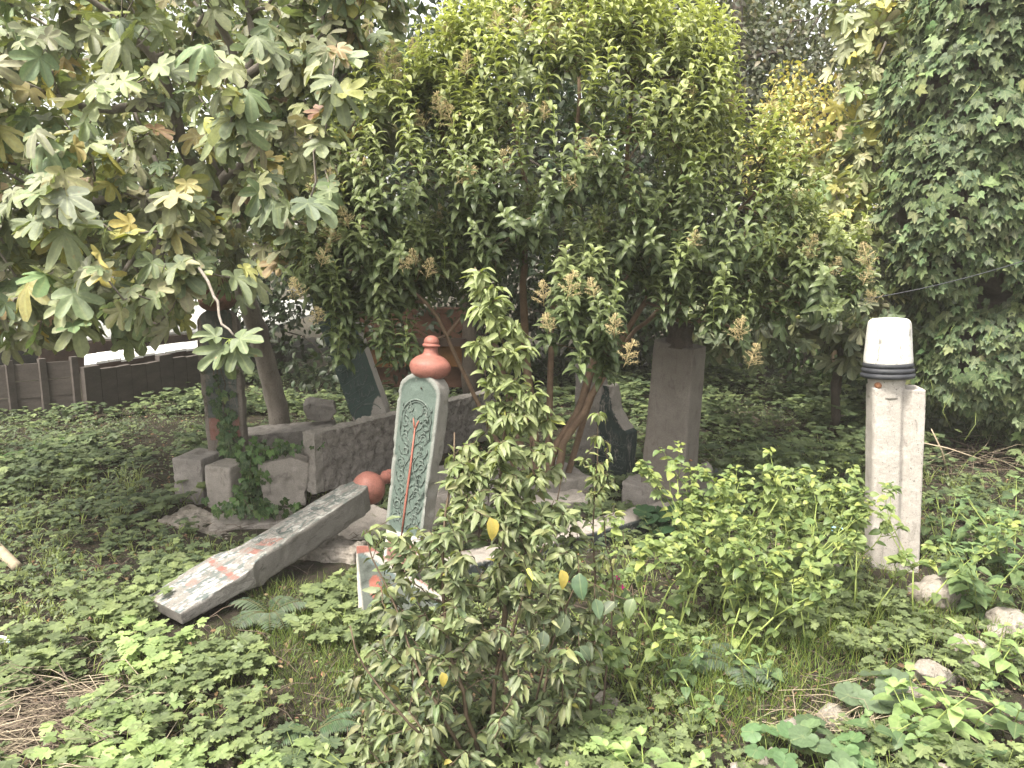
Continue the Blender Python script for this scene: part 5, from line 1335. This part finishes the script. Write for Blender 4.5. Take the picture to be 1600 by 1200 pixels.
M['magenta'] = plain('magenta_petal', (.55, .02, .20), (.7, .04, .3), 30, .6, .05)
def four_oclock(px, py, Y, h, label, n=6, lean=(0, 0), flowers=0, yel=.5):
    c=P(px, py, Y); c[2]=gz(c[0], c[1]); t=thing('four_oclock_plant', label, 'plant', c, group='yellow-green forked plants in front of the right-hand headstones'); s=Soup(); st=Soup(); pos=[]; dr=[]; nn=[]; sc=[]; cc=[]; fl=[]
    A=[(.10, .15, .055), (.135, .185, .065), (.17, .22, .08)]; Y_=[(.21, .26, .085), (.27, .31, .095), (.17, .225, .075)]
    def leaf(q, d, z, yv):
        pos.append(q); dr.append(d); nn.append((rng.normal(0, .3), rng.normal(-.35, .2), 1)); sc.append(z); cc.append(np.array((Y_ if rng.random()<yv else A)[rng.integers(0, 3)])*(1+.1*rng.standard_normal()))
    def grow(q, d, L, lvl):
        e=q+d*L; m=(q+e)/2+rng.normal(0, .012, 3); st.tube([q, m, e], [.005-.0012*lvl, .0045-.0012*lvl, .004-.0012*lvl], 5)
        for u in (.35, .7):
            qq=lerp(q, e, u)
            for j in (0, 1):
                if rng.random()<.62:
                    a=rng.uniform(0, 6.28); leaf(qq, unit((math.cos(a), math.sin(a), -.15)), rng.uniform(.045, .08), .05+.2*lvl*yel)
        if lvl>=2:
            for j in range(rng.integers(7, 12)):
                a=rng.uniform(0, 6.28); leaf(e+rng.normal(0, .012, 3), unit((math.cos(a), math.sin(a), rng.uniform(-.5, .6))), rng.uniform(.028, .06), yel)
            if len(fl)<flowers: fl.append(e+np.array([0, -.01, .015]))
            return
        for j in (0, 1):
            a=rng.uniform(0, 6.28); dd=unit(d+np.array([math.cos(a)*.65, math.sin(a)*.65, .15])); grow(e, dd, L*rng.uniform(.4, .85), lvl+1)
    h*=1.1
    for k in range(n):
        a=rng.uniform(0, 6.28); d=unit((math.cos(a)*.38+lean[0], math.sin(a)*.30+lean[1], 1)); grow(c+np.array([rng.normal(0, .05), rng.normal(0, .05), 0]), d, h*rng.uniform(.36, .62), 0)
    add_mixed(s, T_ovate, pos, dr, nn, np.array(sc), np.array(cc)); s.build('leaves', M['herb'], t); st.build('stems', M['green_stem'], t)
    for q in fl:
        f=Soup(); m=5; R=frames(np.array([(math.cos(k*1.257), -.2, math.sin(k*1.257)) for k in range(m)]), np.tile([0, -1., .2], (m, 1))); f.add(T_small[0], np.tile(q, (m, 1)), R, np.full(m, .016), np.tile([.6, .03, .25], (m, 1))); f.build('flower', M['magenta'], t)
four_oclock(1100, 925, 4.4, .62, 'yellow-green plant hiding the foot of the brown headstone', 7)
four_oclock(1260, 925, 4.5, .58, 'leafy yellow-green plant furthest back beside the capped headstone', 6)
four_oclock(1060, 960, 4.0, .62, 'bushy yellow-green plant nearest the brown headstone')
four_oclock(1140, 965, 3.95, .68, 'tallest dense yellow-green plant right of the brown headstone', 7)
four_oclock(1210, 960, 4.1, .66, 'yellow-green plant with crowded tips midway between brown and capped headstones', 7)
four_oclock(1010, 985, 3.75, .52, 'yellow-green plant at the end of the black-edged stone', 5, flowers=1)
four_oclock(1290, 955, 4.2, .55, 'greener forked plant left of the capped headstone', 5, yel=.25)
four_oclock(1350, 985, 4.0, .62, 'open forked plant with pale stalks in front of the capped headstone', 3, (.12, 0), yel=.7)
four_oclock(1420, 975, 4.05, .60, 'thin slanting forked plant crossing the capped headstone foot to the right', 2, (.3, 0), yel=.6)
four_oclock(975, 1060, 3.3, .42, 'low yellow-green plant with magenta flowers right of the sapling', 4, flowers=3, yel=.3)
four_oclock(1160, 1010, 3.6, .45, 'sprawling yellow-green plant in front of the dense ones', 4, (.2, -.1), yel=.35)
four_oclock(1260, 1000, 3.8, .50, 'yellow-green plant with long bare lower stems over the grass', 4, (-.1, 0), yel=.45)

def fern(px, py, Y, n, L, col, label, name='fern', updir=.5, nl=17, a_rng=(0, 6.28)):
    c=P(px, py, Y); c[2]=max(gz(c[0], c[1]), 0)+.02; t=thing(name, label, 'plant', c); s=Soup(); st=Soup()
    for k in range(n):
        a=rng.uniform(*a_rng); o=np.array([math.cos(a), math.sin(a), 0]); LL=L*rng.uniform(.75, 1.1); pts=[]
        for i in range(9):
            u=i/8; pts.append(c+o*LL*u*.85+np.array([0, 0, LL*(updir*1.6*u-updir*1.5*u*u)]))
        st.tube(pts, np.linspace(.0025, .0008, 9), 4); pts=np.array(pts); pos=[]; dr=[]; sc=[]
        for i in range(nl):
            u=.12+.86*i/nl; q=np.array([np.interp(u, np.linspace(0, 1, 9), pts[:, m]) for m in range(3)]); sd=np.cross(o, [0, 0, 1])
            for sg in (-1, 1): pos.append(q); dr.append(sd*sg+o*.35+np.array([0, 0, -.15])); sc.append(L*.26*math.sin(PI*(.15+.8*u))**.8)
        m=len(pos); add_mixed(s, T_narrow, pos, np.array(dr), np.tile([0, -.2, 1.], (m, 1)), np.array(sc), vary([col], [1], m, .1))
    s.build('fronds', M['herb'], t); st.build('stalks', M['dark_stem'], t)
fern(420, 925, 4.05, 9, .30, (.085, .115, .075), 'grey-green feathery plant leaning on the toppled headstone', updir=.45)
fern(20, 720, 7.2, 7, .75, (.10, .17, .06), 'arching green fern at the left edge in front of the fence')
fern(1150, 1000, 3.5, 6, .30, (.07, .10, .065), 'greyish ferny plant below the yellow-green stems')
fern(490, 1080, 3.0, 5, .22, (.06, .10, .05), 'small ferny tuft in the soil left of the sapling')
fern(535, 668, 6.9, 8, .30, (.20, .11, .06), 'dried brown fern tuft on the ledge by the leaning stone', updir=.9, nl=9)

# ivy patch over the blocks
def ivy_patch(px, py, Y, n, sx, sz, label, lo=.03, hi=.06):
    c=P(px, py, Y); t=thing('ivy_patch', label, 'plant', c); pos=c+rng.standard_normal((n, 3))*np.array([sx, .05, sz]); s=Soup(); st=Soup()
    dd=np.tile([0, -.2, -1.], (n, 1))+rng.standard_normal((n, 3))*.5; nn=np.tile([0, -1., .6], (n, 1))+rng.standard_normal((n, 3))*.35
    add_mixed(s, T_ivy, pos, dd, nn, rng.uniform(lo, hi, n), vary([(.05, .095, .03), (.08, .14, .045), (.035, .065, .025)], [3, 2, 3], n))
    for k in range(6): a=pos[rng.integers(0, n)]; b_=pos[rng.integers(0, n)]; st.tube([a, (a+b_)/2+[0, -.02, -.02], b_], .002, 4)
    s.build('leaves', M['ivy'], t); st.build('stems', M['twig'], t)
ivy_patch(396, 740, 5.70, 130, .05, .11, 'ivy trailing down between the tan block and the grey-pink block')
ivy_patch(425, 700, 5.75, 70, .14, .03, 'bright ivy sprigs along the top of the grey-pink block')
ivy_patch(400, 795, 5.45, 90, .15, .03, 'low leafy ivy on the mossy plinth slab')

# ---- small things
t=thing('cable', 'thin dark cable sagging in front of the ivy', 'cable', P(1340, 462, 6.0)); s=Soup()
a=P(1250, 480, 6.4); b_=P(1760, 350, 5.9); s.tube([lerp(a, b_, u)-np.array([0, 0, .10*4*u*(1-u)]) for u in np.linspace(0, 1, 16)], .004, 5); s.build('wire', M['black_paint'], t)
t=thing('log', 'pale cut branch lying at the left edge', 'log', G(10, 895)); s=Soup(); a=G(-40, 850)+[0, 0, .12]; b_=G(28, 898)+[0, 0, .05]; s.tube([a, lerp(a, b_, .5)+[0, 0, .01], b_], [.034, .036, .032], 10); s.build('bark', M['straw'], t)
m=plain('plastic_scrap', (.75, .78, .8), (.85, .85, .85), 20, .35, .2, 30)
m2=plain('blue_plastic', (.25, .5, .68), (.35, .6, .75), 20, .35, .2, 30)
def scrap(px, py, mat, lab, w_=.06):
    c=G(px, py)+np.array([0, 0, .09]); bm=bmesh.new(); bmesh.ops.create_grid(bm, x_segments=8, y_segments=6, size=w_)
    for v in bm.verts: v.co.y*=.5; v.co.z=.02*mnoise.noise(v.co*40+Vector(c)); v.co.x+=.01*mnoise.noise(v.co*60)
    bmesh.ops.solidify(bm, geom=bm.faces[:], thickness=.002)
    me=bpy.data.meshes.new('plastic_scrap'); bm.to_mesh(me); me.materials.append(mat); o=link('plastic_scrap', me); o.location=c; tag(o, lab, 'litter')
scrap(8, 1025, m, 'crumpled white plastic scrap at the left edge'); scrap(28, 1030, m2, 'light blue plastic scrap beside the white one', .03)
scrap(1300, 845, m2, 'blue-grey plastic scrap left of the capped headstone foot', .06)
M['dead_wood']=plain('dead_wood', (.13, .10, .08), (.26, .22, .18), 30, .9, 1.0, 60)
t=thing('dead_stump', 'gnarled broken dead stump below the sapling', 'stump', P(850, 1190, 2.6)*np.array([1, 1, 0])); s=Soup(); c=np.array(t.location)

for _k in range(3):
    _p=[c+np.array([.012*_k, 0, 0])]
    for _j in range(7): _p.append(_p[-1]+np.array([rng.normal(.004*(_k-1), .010), rng.normal(0, .006), .024]))
    s.tube(_p, [.020, .023, .017, .019, .013, .014, .009, .006], 7)
s.build('dead_wood', M['dead_wood'], t)
s=Soup(); q=G(1430, 660); t=thing('dead_branch', 'curved bare dead branch standing right of the capped headstone', 'branch', q); q=np.array(q)
s.tube([P(1480, 740, 6.6), P(1472, 705, 6.6), P(1455, 670, 6.6)], [.010, .008, .005], 5); s.tube([P(1432, 690, 6.6), P(1480, 700, 6.5), P(1540, 720, 6.4)], [.006, .006, .004], 5); s.build('dead_wood', M['straw'], t)


# carving, paint lines and plugs belong to the slab they are cut into
for o in list(C.objects):
    if o.parent and o.name.split('.')[0] in ('carved_scrolls', 'carved_script', 'carved_border', 'worn_carving', 'red_line', 'iron_plug'):
        sl_=[c for c in o.parent.children if c.name.split('.')[0] in ('slab', 'foot')]
        if sl_: o.parent=sl_[0]
# ================================================================== the hazy air
hm, hn, ho = newmat('haze'); pv=hn.nodes.new('ShaderNodeVolumePrincipled'); pv.inputs['Color'].default_value=(1, .98, .92, 1)
pv.inputs['Density'].default_value=.0022; hn.links.new(pv.outputs[0], ho.inputs['Volume'])
bm=bm_box(-170, 170, -75, 215, -1.5, 9.0); me=bpy.data.meshes.new('haze'); bm.to_mesh(me); bm.free(); me.materials.append(hm)
tag(link('haze', me), 'thin bright haze hanging in the air', 'haze', kind='stuff')
